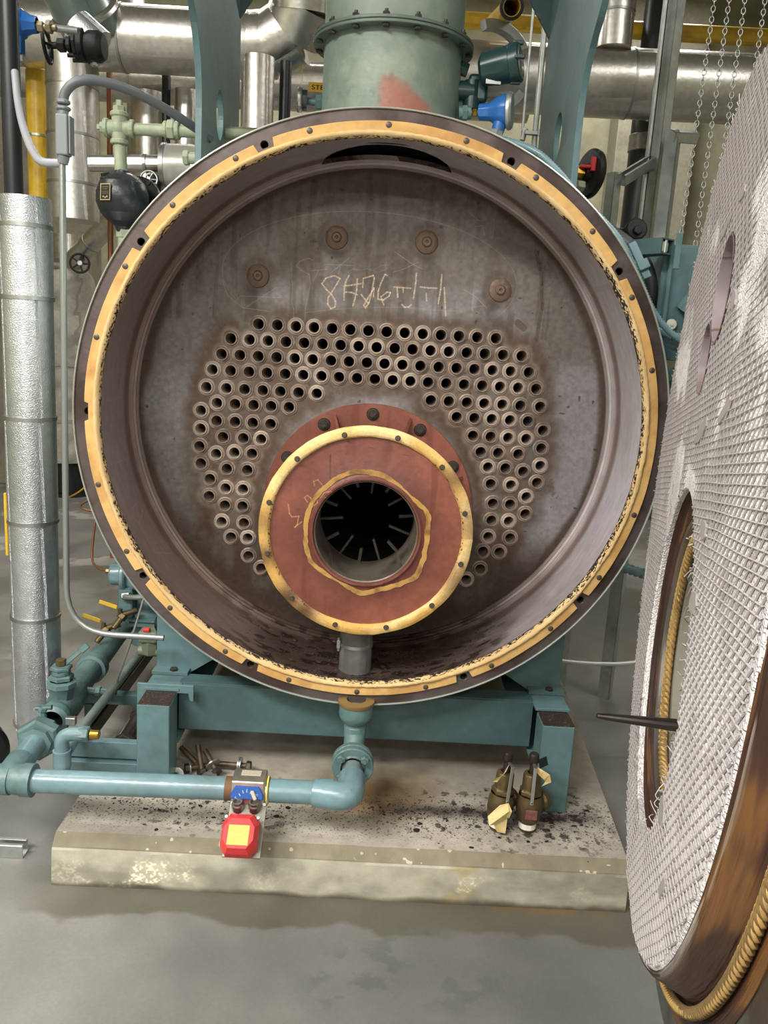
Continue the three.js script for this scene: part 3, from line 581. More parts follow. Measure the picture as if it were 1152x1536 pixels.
function flakes(name, label, n, place, size, mat, cat = 'soot') {
  const pos = [], idx = [];
  for (let i = 0; i < n; i++) {
    const [x, y, z] = place(i), r = size(i), k0 = pos.length / 3, m = 5 + (rnd() * 3 | 0), th = r * rr(0.12, 0.35), a0 = rnd() * 6.3, el = rr(0.45, 1);
    const tx = rr(-0.3, 0.3), tz = rr(-0.3, 0.3);
    for (let k = 0; k < m; k++) { const a = a0 + (k / m) * Math.PI * 2, q = r * rr(0.65, 1.1), dx = Math.cos(a) * q, dz = Math.sin(a) * q * el; pos.push(x + dx, y + Math.max(0, dx * tx + dz * tz), z + dz); }
    for (let k = 0; k < m; k++) { const b = (k0 + k) * 3; pos.push(mix(x, pos[b], 0.75), pos[b + 1] + th, mix(z, pos[b + 2], 0.75)); }
    for (let k = 0; k < m; k++) { const q = (k + 1) % m; idx.push(k0 + k, k0 + m + k, k0 + q, k0 + q, k0 + m + k, k0 + m + q); if (k > 0 && k < m - 1) idx.push(k0 + m, k0 + m + k + 1, k0 + m + k); }
  }
  const g = new THREE.BufferGeometry(); g.setAttribute('position', new THREE.Float32BufferAttribute(pos, 3)); g.setIndex(idx);
  const c = g.toNonIndexed(); c.computeVertexNormals();
  const m = single(name, label, cat, c, mat); m.userData.kind = 'stuff'; return m;
}
const matSoot = M(0x1c1613, 0.9);
const gauss = () => (rnd() + rnd() + rnd() - 1.5) * 0.8;
flakes('soot_flakes', 'loose black soot flakes scattered over the top of the concrete pad', 520, (i) => {
  const k = i % 5;
  if (k < 2) return [rr(-0.72, -0.18), 0.139, 0.1 + gauss() * 0.16];
  if (k === 2) return [rr(0.05, 0.42), 0.139, 0.085 + gauss() * 0.05];
  if (k === 3) return [rr(0.1, 0.74), 0.139, 0.12 + gauss() * 0.18];
  return [rr(0.6, 0.76), 0.139, 0.07 + gauss() * 0.08];
}, (i) => (i % 12 === 0 ? rr(0.006, 0.011) : rr(0.0012, 0.004)), matSoot);
flakes('soot_scale', 'dark crumbly scale lying along the bottom of the open boiler drum', 900, () => {
  const a = (-90 + gauss() * 34) * D2, z = rr(-0.33, -0.03); return [0.8025 * Math.cos(a), CY + 0.8025 * Math.sin(a), z];
}, () => rr(0.0012, 0.0045) * (rnd() < 0.06 ? 2.2 : 1), M(0x3a2c24, 0.85));

// ---------------------------------------------------------------- flue stack above the drum
{
  const SZ = -0.355, R = 0.209;
  const tx = tex(1024, 512, (u, v) => {           // u round the stack (0 = back, 0.5 = front), v upwards over 0.6 m
    const x = (u - 0.5) * 2 * Math.PI * R, y = v * 0.6 + 2.0, a = fbm(u * 12, v * 6, 171, 5, 12), b = fbm(u * 120, v * 50, 172, 3, 120);
    let c = mix3([112, 127, 117], [134, 145, 131], ss(0.3, 0.7, a));
    const edge = 0.02 * (fbm(u * 60, v * 30, 173, 3) - 0.5);
    const rx = (x - 0.045), top = 2.272 - ss(-0.05, 0.13, rx) * 0.085;
    const patch = ss(-0.095, -0.062, rx + edge) * ss(0.125, 0.07, rx + edge) * ss(top + 0.02, top - 0.02, y + edge);
    c = mix3(c, [156, 98, 82], patch * 0.9); c = mix3(c, [120, 76, 64], patch * ss(0.55, 0.7, a) * 0.6);
    c = mix3(c, [96, 104, 92], ss(0.72, 0.78, fbm(u * 40, v * 20, 174, 3, 40)) * ss(2.34, 2.2, y) * 0.5);
    const k = 1 + (b - 0.5) * 0.1; return [c[0] * k, c[1] * k, c[2] * k];
  });
  const matStack = new THREE.MeshStandardMaterial({ map: tx, roughness: 0.5, bumpMap: bumpFine, bumpScale: 0.0006 });
  const t = thing('flue_stack', 'green painted round flue stack with a bolted flange and a rust red primer patch', 'flue stack', [0, 2.1, SZ]);
  const sec = (y0, y1) => {
    const N = 96, pos = [], uv = [], idx = [];
    for (let i = 0; i <= N; i++) for (const [y, r] of [[y0, R], [y1, R], [y1, R - 0.006], [y0, R - 0.006]]) { const a = (i / N) * Math.PI * 2; pos.push(-R * Math.sin(a) * (r / R), y, SZ - Math.cos(a) * r); uv.push(i / N, (y - 2.0) / 0.6); }
    for (let i = 0; i < N; i++) for (let k = 0; k < 3; k++) { const a = i * 4 + k, b = a + 4; idx.push(a, b, a + 1, b, b + 1, a + 1); }
    const g = new THREE.BufferGeometry(); g.setAttribute('position', new THREE.Float32BufferAttribute(pos, 3)); g.setAttribute('uv', new THREE.Float32BufferAttribute(uv, 2)); g.setIndex(idx); g.computeVertexNormals(); return toCreasedNormals(g, 0.6);
  };
  part('lower_section', sec(2.112, 2.405), matStack, t, true); part('shade_sleeve', cyl([0, 2.1, SZ], [0, 3.2, SZ], 0.2, 0.2, 48, true), M(0x14100e, 0.9), t);  // near-black sleeve added so the flue opening reads as deep shade
  part('upper_section', sec(2.425, 5.0), M(W, 0.5, 0, { map: grime([130, 143, 130], [108, 120, 110], 0.5, 175, 5) }), t);
  const fl = (y) => lathe([[R - 0.002, 0], [0.24, 0], [0.242, 0.002], [0.242, 0.008], [0.24, 0.0095], [R - 0.002, 0.0095]], [0, y, SZ], [0, y + 1, SZ], 72);
  const mf = M(W, 0.5, 0, { map: grime([92, 106, 98], [66, 74, 68], 0.7, 176, 8) }); part('flange', fl(2.405), mf, t); part('flange', fl(2.4155), mf, t);
  const nut = merge([hex([0, 0, 0], [0, 1, 0], 0.0105, 0.009), cyl([0, -0.026, 0], [0, 0.016, 0], 0.005, 0.005, 8), hex([0, -0.029, 0], [0, 1, 0], 0.0105, 0.008)]); boxUV(nut);
  for (let k = 0; k < 16; k++) { const a = (k * 22.5 + 6) * D2; put('flange_bolt', nut, matDarkSteel, t, [0.2275 * Math.cos(a), 2.4255, SZ + 0.2275 * Math.sin(a)], [0, k, 0]); }
}
// steel bracket plates with oval slots either side of the stack
for (const s of [-1, 1]) {
  const t = thing('bracket_plate', s < 0 ? 'tall teal bracket plate with an oval slot behind the sage valve piping' : 'tall teal bracket plate with an oval slot beside the blue sensor head', 'bracket', [s * 0.575, 1.9, -0.6]);
  const sh = new THREE.Shape();      // x = z of the world, y = height
  sh.moveTo(-0.3, 1.932); sh.lineTo(-0.305, 2.2); sh.bezierCurveTo(-0.3, 2.32, -0.27, 2.38, -0.18, 2.45); sh.bezierCurveTo(-0.1, 2.5, -0.03, 2.62, 0.0, 2.78); sh.lineTo(0.0, 3.1); sh.lineTo(-0.95, 3.1); sh.lineTo(-0.95, 1.932); sh.closePath();
  const p = new THREE.Path(); p.absellipse(-0.585, 2.25, 0.062, 0.078, 0, Math.PI * 2); sh.holes.push(p);
  const g = ext(sh, 0.018, 0.001, 20); g.rotateY(-Math.PI / 2); g.translate(s * 0.575 + 0.009, 0, 0);
  part('plate', g, matTeal, t);
  const gs = ext(poly([[0, 2.66], [0, 3.1], [-s * 0.3, 3.1]]), 0.016); gs.translate(s * 0.566, 0, -0.93); part('gusset', gs, matTealDark, t);
  part('foot_bolt', [hex([s * 0.566, 2.06, -0.42], [-s, 0, 0], 0.012, 0.01), cyl([s * 0.56, 2.06, -0.42], [s * 0.545, 2.06, -0.42], 0.006, 0.006, 8)], matDarkSteel, t);
  part('foot_bolt', [hex([s * 0.566, 2.1, -0.8], [-s, 0, 0], 0.012, 0.01)], matDarkSteel, t);
}

// ---------------------------------------------------------------- steel base frame
{
  const t = thing('support_skid', 'teal steel base frame with front posts and a cross beam under the boiler drum', 'frame', [0, 0.139, -0.6]);
  const dirtTex = tex(256, 256, (u, v) => { const n = fbm(u * 24, v * 24, 181, 4, 24), f = vnoise(u * 128, v * 128, 182, 128); return mix3(mix3([58, 42, 34], [34, 25, 22], n), [150, 142, 130], ss(0.8, 0.9, f + 0.3 * (n - 0.5))); }); dirtTex.repeat.set(5, 5); const topDirt = M(W, 0.6, 0.1, { map: dirtTex });
  for (const s of [-1, 1]) {
    const x = s < 0 ? -0.6135 : 0.6225, h = 0.428;
    const pst = part('front_post', box(0.1, h - 0.139, 0.1, x, (h + 0.139) / 2, 0, 0.004), matTeal, t);
    part('sooty_cap', box(0.096, 0.003, 0.096, x, h + 0.001, 0.0, 0.001), topDirt, pst);
    if (s < 0) part('end_plate', [ext(poly([[-0.69, 0.24], [-0.668, 0.24], [-0.668, 0.425], [-0.53, 0.425], [-0.525, 0.4], [-0.515, 0.4], [-0.515, 0.45], [-0.69, 0.45]]), 0.008, 0.001).translate(0, 0, -0.062)], matTeal, t);
    // long channel skid: top flange, web and bottom flange
    part('skid_channel', [box(0.11, 0.01, 3.0, x, h + 0.007, -1.55, 0.002), box(0.009, 0.17, 3.0, x + s * 0.05, h - 0.083, -1.55, 0.002), box(0.11, 0.01, 3.0, x, h - 0.168, -1.55, 0.002)], matTeal, t);
    for (const z of [-1.2, -2.6]) part('post', box(0.1, h - 0.139, 0.1, x, (h + 0.139) / 2, z, 0.004), matTealDark, t);
    // saddle plate from skid up to the drum
    const sd = s < 0 ? [[-0.665, 0.437], [-0.555, 0.437], [-0.43, 0.52], [-0.43, 0.55], [-0.665, 0.755]] : [[0.57, 0.437], [0.672, 0.437], [0.672, 0.76], [0.44, 0.555], [0.44, 0.52]];
    const ss2 = poly(sd), hp = new THREE.Path(); hp.absellipse(s * 0.545, 0.56, 0.018, 0.012, 0, Math.PI * 2); ss2.holes.push(hp);
    part('saddle_plate', ext(ss2, 0.012, 0.001).translate(0, 0, -0.205), matTeal, t);
    part('saddle_foot', [box(0.118, 0.012, 0.1, x, h + 0.018, -0.2, 0.002)], matTealFit, t);
    part('saddle_bolt', [hex([x + 0.01, h + 0.024, -0.165], [0, 1, 0], 0.013, 0.009)], matDarkSteel, t);
  }
  part('cross_beam', [box(1.14, 0.155, 0.009, 0, 0.36, -0.1, 0.002), box(1.14, 0.009, 0.07, 0, 0.437, -0.135, 0.002), box(1.14, 0.009, 0.07, 0, 0.283, -0.135, 0.002)], matTealDark, t);
  part('side_rail', [box(0.24, 0.055, 0.03, -0.775, 0.253, 0.0, 0.003)], matTeal, t); part('side_rail', [box(0.26, 0.035, 0.04, -0.785, 0.202, 0.012, 0.003)], matTeal, t);
}

// ---------------------------------------------------------------- drain line, ball valve with red actuator
const PZ = 0.262, PY = 0.292, PR_ = 0.0325;
{
  const t = thing('drain_pipe', 'teal drain pipe under the drum running along the front of the concrete pad', 'pipe', [-0.3, 0.139, PZ]);
  const nz = 0.012;
  part('drain_nozzle', lathe([[0.05, 0.08], [0.052, 0.045], [0.048, 0.03], [0.03, 0.01], [0.034, 0.004], [0.034, -0.03], [0.03, -0.035]], [0.0, 0.375, nz], [0, 1.375, nz], 28), matTealFit, t);
  part('nozzle_rust', lathe([[0.054, 0], [0.056, 0.004], [0.056, 0.012], [0.03, 0.014]], [0, 0.452, nz], [0, 1.452, nz], 28), M(0x7a6136, 0.8), t);
  part('drop_elbow', [bent([[0, 0.39, nz], [0, 0.36, nz], [0, PY + 0.014, nz + 0.03], [0, PY + 0.014, nz + 0.085]], 0.032, 0.05, 20)], matTealFit, t);
  const ax = [0.0, -0.05, 1];       // towards the camera, slightly down
  const at = (k) => [ax[0] * k, PY + 0.014 + ax[1] * (k - 0.02), nz + 0.06 + ax[2] * k];
  for (const k of [0.022, 0.045]) part('flange', lathe([[0.02, 0], [0.06, 0], [0.0625, 0.003], [0.0625, 0.016], [0.06, 0.019], [0.04, 0.019], [0.036, 0.024]], at(k), at(k + 1), 40), matTealFit, t);
  for (let i = 0; i < 4; i++) { const a = (45 + i * 90) * D2, c = at(0.064), p = [c[0] + 0.049 * Math.cos(a), c[1] + 0.049 * Math.sin(a) * 0.975, c[2] + 0.049 * Math.sin(a) * 0.22]; part('flange_bolt', [hex(p, ax, 0.0125, 0.012), cyl(p, [p[0] + ax[0] * 0.02, p[1] + ax[1] * 0.02, p[2] + ax[2] * 0.02], 0.006, 0.006, 8)], matTealFit, t); }
  const e0 = at(0.07), e1 = at(0.16);
  part('nipple', cyl(e0, [e1[0], e1[1], e1[2]], 0.0305, 0.0305, 28), M(W, 0.4, 0.1, { map: grime([110, 124, 124], [88, 96, 94], 0.6, 191, 6) }), t);
  part('elbow', [bent([at(0.12), at(0.215), [-0.1, PY, PZ]], 0.04, 0.07, 24), cyl([-0.052, PY, PZ], [-0.086, PY, PZ], 0.0405, 0.0405, 28)], matTealPipe, t);
  part('pipe', cyl([-0.07, PY, PZ], [-0.245, PY, PZ], PR_, PR_, 32), matTealPipe, t);
  part('pipe', cyl([-0.345, PY, PZ], [-0.93, PY - 0.008, PZ], PR_, PR_, 32), matTealPipe, t);
  for (const x of [-0.241, -0.33]) part('rusty_thread', cyl([x, PY, PZ], [x - 0.022, PY, PZ], 0.0328, 0.0328, 24), M(0x70523a, 0.7, 0.3), t);
  part('cleat', hex([-0.002, PY + 0.03, PZ + 0.03], [0, 1, 0.3], 0.006, 0.006), matGalv, t);
}
{
  const t = thing('motorised_valve', 'motorised ball valve with a red actuator housing on the teal drain pipe', 'valve', [-0.3, 0.15, PZ]);
  part('body', [box(0.094, 0.086, 0.074, -0.285, PY + 0.002, PZ, 0.006), ringX([-0.24, PY, PZ], [1, 0, 0], 0.037, 0.012)], M(W, 0.3, 0.9, { map: grime([214, 210, 200], [170, 164, 152], 0.6, 201, 8) }), t);
  part('yellow_seal', lathe([[0.034, 0], [0.0395, 0.001], [0.0395, 0.005], [0.034, 0.006]], [-0.236, PY, PZ], [0.752, PY, PZ], 30), M(0xd8c256, 0.6), t);
  const lab = canvasTex(128, 64, (c, w, h) => { c.fillStyle = '#c9c0ac'; c.fillRect(0, 0, w, h); c.fillStyle = '#8d8474'; c.font = '13px sans-serif'; for (let i = 0; i < 4; i++) c.fillText(['2 IN  150', 'FULL PORT', 'CWP 600', 'BRONZE'][i].slice(0, 9), 10 + (i % 2) * 60, 22 + (i >> 1) * 20); });
  part('rating_plate', mv(rot(new THREE.PlaneGeometry(0.055, 0.03), -Math.PI / 2), -0.282, PY + 0.0458, PZ - 0.008), M(W, 0.5, 0.3, { map: lab }), t, true);
  // actuator frame turned so that its face looks up towards the front
  const g = new THREE.Group(); 
  const dir = V(0, -0.62, 0.785).normalize(), up = V(0, 0.785, 0.62);     // dir: away from the pipe; up: face normal
  const F = (geo) => { const m = new THREE.Matrix4().makeBasis(V(-1, 0, 0).negate(), up, dir.clone().negate().negate()); m.setPosition(-0.286, PY + 0.012, PZ - 0.012); geo.applyMatrix4(m); return geo; };
  // local: x along pipe, y = outward normal (towards the viewer), z = down the actuator
  const blue = canvasTex(256, 128, (c, w, h) => { c.fillStyle = '#1f4f9a'; c.fillRect(0, 0, w, h); c.strokeStyle = '#cfd8e6'; c.lineWidth = 4; for (let i = 0; i < 7; i++) { const a = Math.PI * (1.12 + i * 0.125); c.beginPath(); c.moveTo(128 + 66 * Math.cos(a), 118 + 66 * Math.sin(a)); c.lineTo(128 + 84 * Math.cos(a), 118 + 84 * Math.sin(a)); c.stroke(); } c.fillStyle = '#cfd8e6'; c.font = '18px sans-serif'; c.fillText('0', 40, 90); c.fillText('90', 190, 70); });
  const bl = ext(poly([[-0.043, 0], [-0.031, 0.022], [0.031, 0.022], [0.043, 0], [0.043, -0.01], [-0.043, -0.01]]), 0.016, 0.002);
  const bm = merge(bl); { const p = bm.attributes.position, uv = bm.attributes.uv; for (let i = 0; i < p.count; i++) uv.setXY(i, p.getX(i) / 0.094 + 0.5, (p.getY(i) + 0.03) / 0.062); }
  const blg = bm; blg.applyMatrix4(new THREE.Matrix4().makeRotationX(-0.35).setPosition(-0.286, PY + 0.004, PZ + 0.03));
  part('blue_dial_plate', blg, new THREE.MeshStandardMaterial({ map: blue, roughness: 0.4 }), t, true);
  part('pointer', mv(rot(box(0.011, 0.026, 0.008, 0, 0, 0, 0.003), -0.35, 0, 0.5), -0.266, PY + 0.014, PZ + 0.054), M(0xb4ae9c, 0.5), t);
  const plateS = poly([[-0.05, -0.02], [0.05, -0.02], [0.05, 0.15], [-0.05, 0.15]]);
  const pl = ext(plateS, 0.004, 0.001); pl.rotateX(Math.PI / 2); // lies in x-z, z = local down
  part('mounting_plate', F(mv(pl, 0.004, 0.0, 0.052)), M(W, 0.4, 0.7, { map: grime([150, 146, 136], [120, 112, 100], 0.6, 202, 8) }), t);
  for (const x of [-0.024, 0.022]) part('cable_gland', [F(lathe([[0.0145, 0], [0.0165, 0.002], [0.0165, 0.02], [0.0135, 0.024], [0.0135, 0.032], [0.0105, 0.032], [0.0105, 0.022], [0, 0.022]], [x, 0, 0.073], [x, 1, 0.073 - 0.35], 24))], matSteel, t);
  for (const x of [-0.04, 0.048]) part('screw', [F(hex([x, 0, 0.06], [0, 1, 0], 0.006, 0.006))], matGalv, t);
  // red housing: eight-sided, tapering to its face
  const oct = (hx, z0, z1, cx, cz) => [[-hx + cx, z0], [hx - cx, z0], [hx, z0 + cz], [hx, z1 - cz], [hx - cx, z1], [-hx + cx, z1], [-hx, z1 - cz], [-hx, z0 + cz]];
  const A = oct(0.049, 0.0, 0.112, 0.016, 0.02), B = oct(0.049, 0.006, 0.112, 0.018, 0.026), C = oct(0.04, 0.026, 0.104, 0.016, 0.022);
  const pos = [], idx = []; [[A, 0], [B, 0.03], [C, 0.055]].forEach(([o, y]) => o.forEach(([x, z]) => pos.push(x, y, z + 0.094)));
  for (let l = 0; l < 2; l++) for (let k = 0; k < 8; k++) { const q = (k + 1) % 8, a = l * 8; idx.push(a + k, a + 8 + k, a + q, a + q, a + 8 + k, a + 8 + q); }
  for (let k = 1; k < 7; k++) { idx.push(16, 16 + k + 1, 16 + k); idx.push(0, k, k + 1); }
  let rg = new THREE.BufferGeometry(); rg.setAttribute('position', new THREE.Float32BufferAttribute(pos, 3)); rg.setIndex(idx); rg = rg.toNonIndexed(); rg.computeVertexNormals();
  const hs = part('red_housing', [F(mv(rg, -0.004, 0.006, 0))], matRed, t);
  const note = canvasTex(256, 256, (c, w, h) => { c.fillStyle = '#d8cb62'; c.fillRect(0, 0, w, h); c.strokeStyle = '#b8a84a'; c.lineWidth = 5; c.strokeRect(5, 5, w - 10, h - 10); c.fillStyle = '#5a5220'; c.textAlign = 'center'; c.font = '19px sans-serif'; ['WARNING: DO NOT', 'ALTER OR ADJUST', 'REMOVE POWER BEFORE', 'OPENING', '', 'AVERTISSEMENT :', 'COUPER LE COURANT', 'AVANT D\'OUVRIR', 'LE BOITIER'].forEach((s, i) => c.fillText(s, 128, 38 + i * 24)); });
  const lg = merge(rot(new THREE.PlaneGeometry(0.055, 0.052), -Math.PI / 2, 0, 0)); { mv(lg, -0.004, 0.0618, 0.094 + 0.07); }
  part('warning_label', F(lg), new THREE.MeshStandardMaterial({ map: note, roughness: 0.6 }), hs, true);
  for (const x of [-0.046, 0.04]) part('housing_screw', [F(hex([x, 0.034, 0.109], [0, 1, 0], 0.005, 0.005))], matGalv, hs);
}

// ---------------------------------------------------------------- piping run on the left of the pad
{
  const A = [-0.958, 0.288, 0.262], B = [-1.045, 0.262, -1.15], P = (k) => [mix(A[0], B[0], k), mix(A[1], B[1], k), mix(A[2], B[2], k)], L = dist(A, B), K = (m) => P(m / L);
  const t = thing('feed_pipe', 'teal painted feed pipe with union and valve running back beside the pad', 'pipe', [-1.0, 0, -0.4]);
  part('corner_elbow', [bent([K(0.09), A, [-0.9, 0.286, 0.262]], 0.042, 0.05, 24), cyl([-0.918, 0.286, 0.262], [-0.888, 0.286, 0.262], 0.046, 0.046, 28), cyl([-1.02, 0.285, 0.264], [-0.95, 0.286, 0.264], 0.042, 0.042, 24)], matTealFit, t);
  part('pipe', cyl(K(0.06), K(0.2), 0.0345, 0.0345, 28), matTealPipe, t);
  part('union', [lathe([[0.034, 0], [0.05, 0.004], [0.05, 0.03], [0.034, 0.03]], K(0.2), K(1.2), 8), hex(K(0.222), [P(1)[0] - A[0], P(1)[1] - A[1], P(1)[2] - A[2]].map((v) => v / L), 0.068, 0.045), lathe([[0.05, 0], [0.05, 0.03], [0.034, 0.035]], K(0.262), K(1.262), 8)], matTealFit, t);
  const c = K(0.47);
  part('valve_body', [lathe([[0.036, 0], [0.05, 0.01], [0.054, 0.03], [0.05, 0.05], [0.042, 0.06], [0.046, 0.1], [0.058, 0.13], [0.058, 0.17], [0.046, 0.2], [0.05, 0.21], [0.05, 0.235], [0.034, 0.24]], K(0.36), K(1.36), 24), lathe([[0.034, 0], [0.042, 0.05], [0.05, 0.06], [0.05, 0.075], [0.038, 0.08]], [c[0], c[1] + 0.02, c[2]], [c[0], c[1] + 1, c[2]], 8)], matTealFit, t);
  part('bonnet_nut', [hex([c[0], c[1] + 0.1, c[2]], [0, 1, 0], 0.04, 0.02), ringX([c[0], c[1] + 0.12, c[2]], [0, 1, 0], 0.03, 0.015), hex([c[0], c[1] + 0.135, c[2]], [0, 1, 0], 0.036, 0.016)], matTealFit, t);
  part('stem_nut', [hex([c[0], c[1] + 0.151, c[2]], [0, 1, 0], 0.017, 0.022)], matBronze, t);
  part('lever', [along(box(0.016, 0.1, 0.006, 0, 0.05, 0, 0.003), [c[0], c[1] + 0.145, c[2]], [c[0] + 0.06, c[1] + 0.2, c[2] - 0.02]), along(box(0.024, 0.035, 0.008, 0, 0.095, 0, 0.004), [c[0], c[1] + 0.145, c[2]], [c[0] + 0.06, c[1] + 0.2, c[2] - 0.02])], matTealFit, t);
  part('pipe', cyl(K(0.55), K(1.4), 0.043, 0.043, 28), matTealFit, t);
  part('collar', [lathe([[0.044, 0], [0.056, 0.004], [0.058, 0.05], [0.044, 0.056]], K(0.8), K(1.8), 28)], matTealFit, t);
  const d = K(0.62);
  part('sensing_tap', [cyl([d[0] + 0.04, d[1], d[2]], [d[0] + 0.12, d[1] - 0.002, d[2]], 0.012, 0.012, 14), hex([d[0] + 0.07, d[1], d[2]], [1, 0, 0], 0.018, 0.02), hex([d[0] + 0.115, d[1], d[2]], [1, 0, 0], 0.014, 0.03)], matTealFit, t);
  single('sensing_line', 'thin bare metal rod rising from the feed pipe tap towards the drum', 'rod', hose([[d[0] + 0.135, d[1], d[2]], [d[0] + 0.14, d[1] + 0.02, d[2]], [-0.8, 0.45, -0.32], [-0.735, 0.66, -0.3]], 0.004, 30, 8), matGalv);
  part('vent_fitting', [cyl(K(0.31), [K(0.31)[0] - 0.01, K(0.31)[1] + 0.075, K(0.31)[2]], 0.009, 0.009, 10), hex([K(0.31)[0] - 0.01, K(0.31)[1] + 0.06, K(0.31)[2]], [0.2, 1, 0], 0.014, 0.016), cyl([K(0.31)[0] - 0.03, K(0.31)[1] + 0.07, K(0.31)[2]], [K(0.31)[0] + 0.02, K(0.31)[1] + 0.075, K(0.31)[2]], 0.008, 0.008, 10)], matTealFit, t);
}
{
  const t = thing('blowdown_line', 'thin grey pipe with an elbow and brass plug running back along the frame', 'pipe', [-0.84, 0.15, 0]);
  part('pipe', cyl([-0.845, 0.318, 0.07], [-0.872, 0.27, -1.1], 0.0155, 0.0155, 18), M(W, 0.5, 0.1, { map: grime([112, 124, 118], [84, 90, 84], 0.7, 211, 8) }), t);
  part('elbow', [bent([[-0.86, 0.29, 0.13], [-0.86, 0.36, 0.13], [-0.8, 0.36, 0.12]], 0.0205, 0.03, 16), cyl([-0.86, 0.26, 0.13], [-0.86, 0.31, 0.13], 0.026, 0.026, 18), lathe([[0.026, 0], [0.02, -0.02], [0, -0.024]], [-0.86, 0.26, 0.13], [-0.86, 1.26, 0.13], 18), bent([[-0.86, 0.28, 0.12], [-0.845, 0.317, 0.02]], 0.016, 0.01, 14)], matTealPipe, t);
  part('hex_bushing', [hex([-0.812, 0.36, 0.12], [1, 0, 0], 0.023, 0.03)], matTealFit, t);
  part('brass_plug', [ringX([-0.78, 0.36, 0.12], [1, 0, 0], 0.0135, 0.028, 0.002, 18)], matBrass, t).userData.label = 'bright brass plug';
  part('tag_block', box(0.03, 0.024, 0.018, -0.842, 0.39, 0.1, 0.003), matSteel, t);
}
single('strut_rail', 'dark steel strut rail lying lengthwise between the feed pipe and the frame', 'rail', [box(0.042, 0.006, 2, -0.945, 0.105, -1.25), box(0.004, 0.05, 2, -0.964, 0.13, -1.25), box(0.004, 0.05, 2, -0.926, 0.13, -1.25), box(0.15, 0.1, 0.04, -0.94, 0.05, -0.3), box(0.15, 0.1, 0.04, -0.94, 0.05, -1.8)], M(W, 0.5, 0.5, { map: grime([92, 88, 80], [56, 50, 44], 0.8, 212, 8) }));
single('condensate_pipe', 'dark painted pipe running low beneath the thin grey pipe', 'pipe', [cyl([-0.775, 0.169, -0.05], [-0.79, 0.169, -1.7], 0.026, 0.026, 20), hex([-0.778, 0.172, -0.36], [0, 0, -1], 0.033, 0.03), hex([-0.776, 0.172, -0.18], [0, 0, -1], 0.033, 0.025)], matDarkSteel);
single('pipe_support', 'dark teal cross bar carrying the small pipes beside the pad', 'support', [box(0.36, 0.04, 0.04, -0.83, 0.225, -0.42), box(0.03, 0.2, 0.03, -0.97, 0.1, -0.42), box(0.03, 0.08, 0.03, -0.72, 0.18, -0.42)], matTealDark);

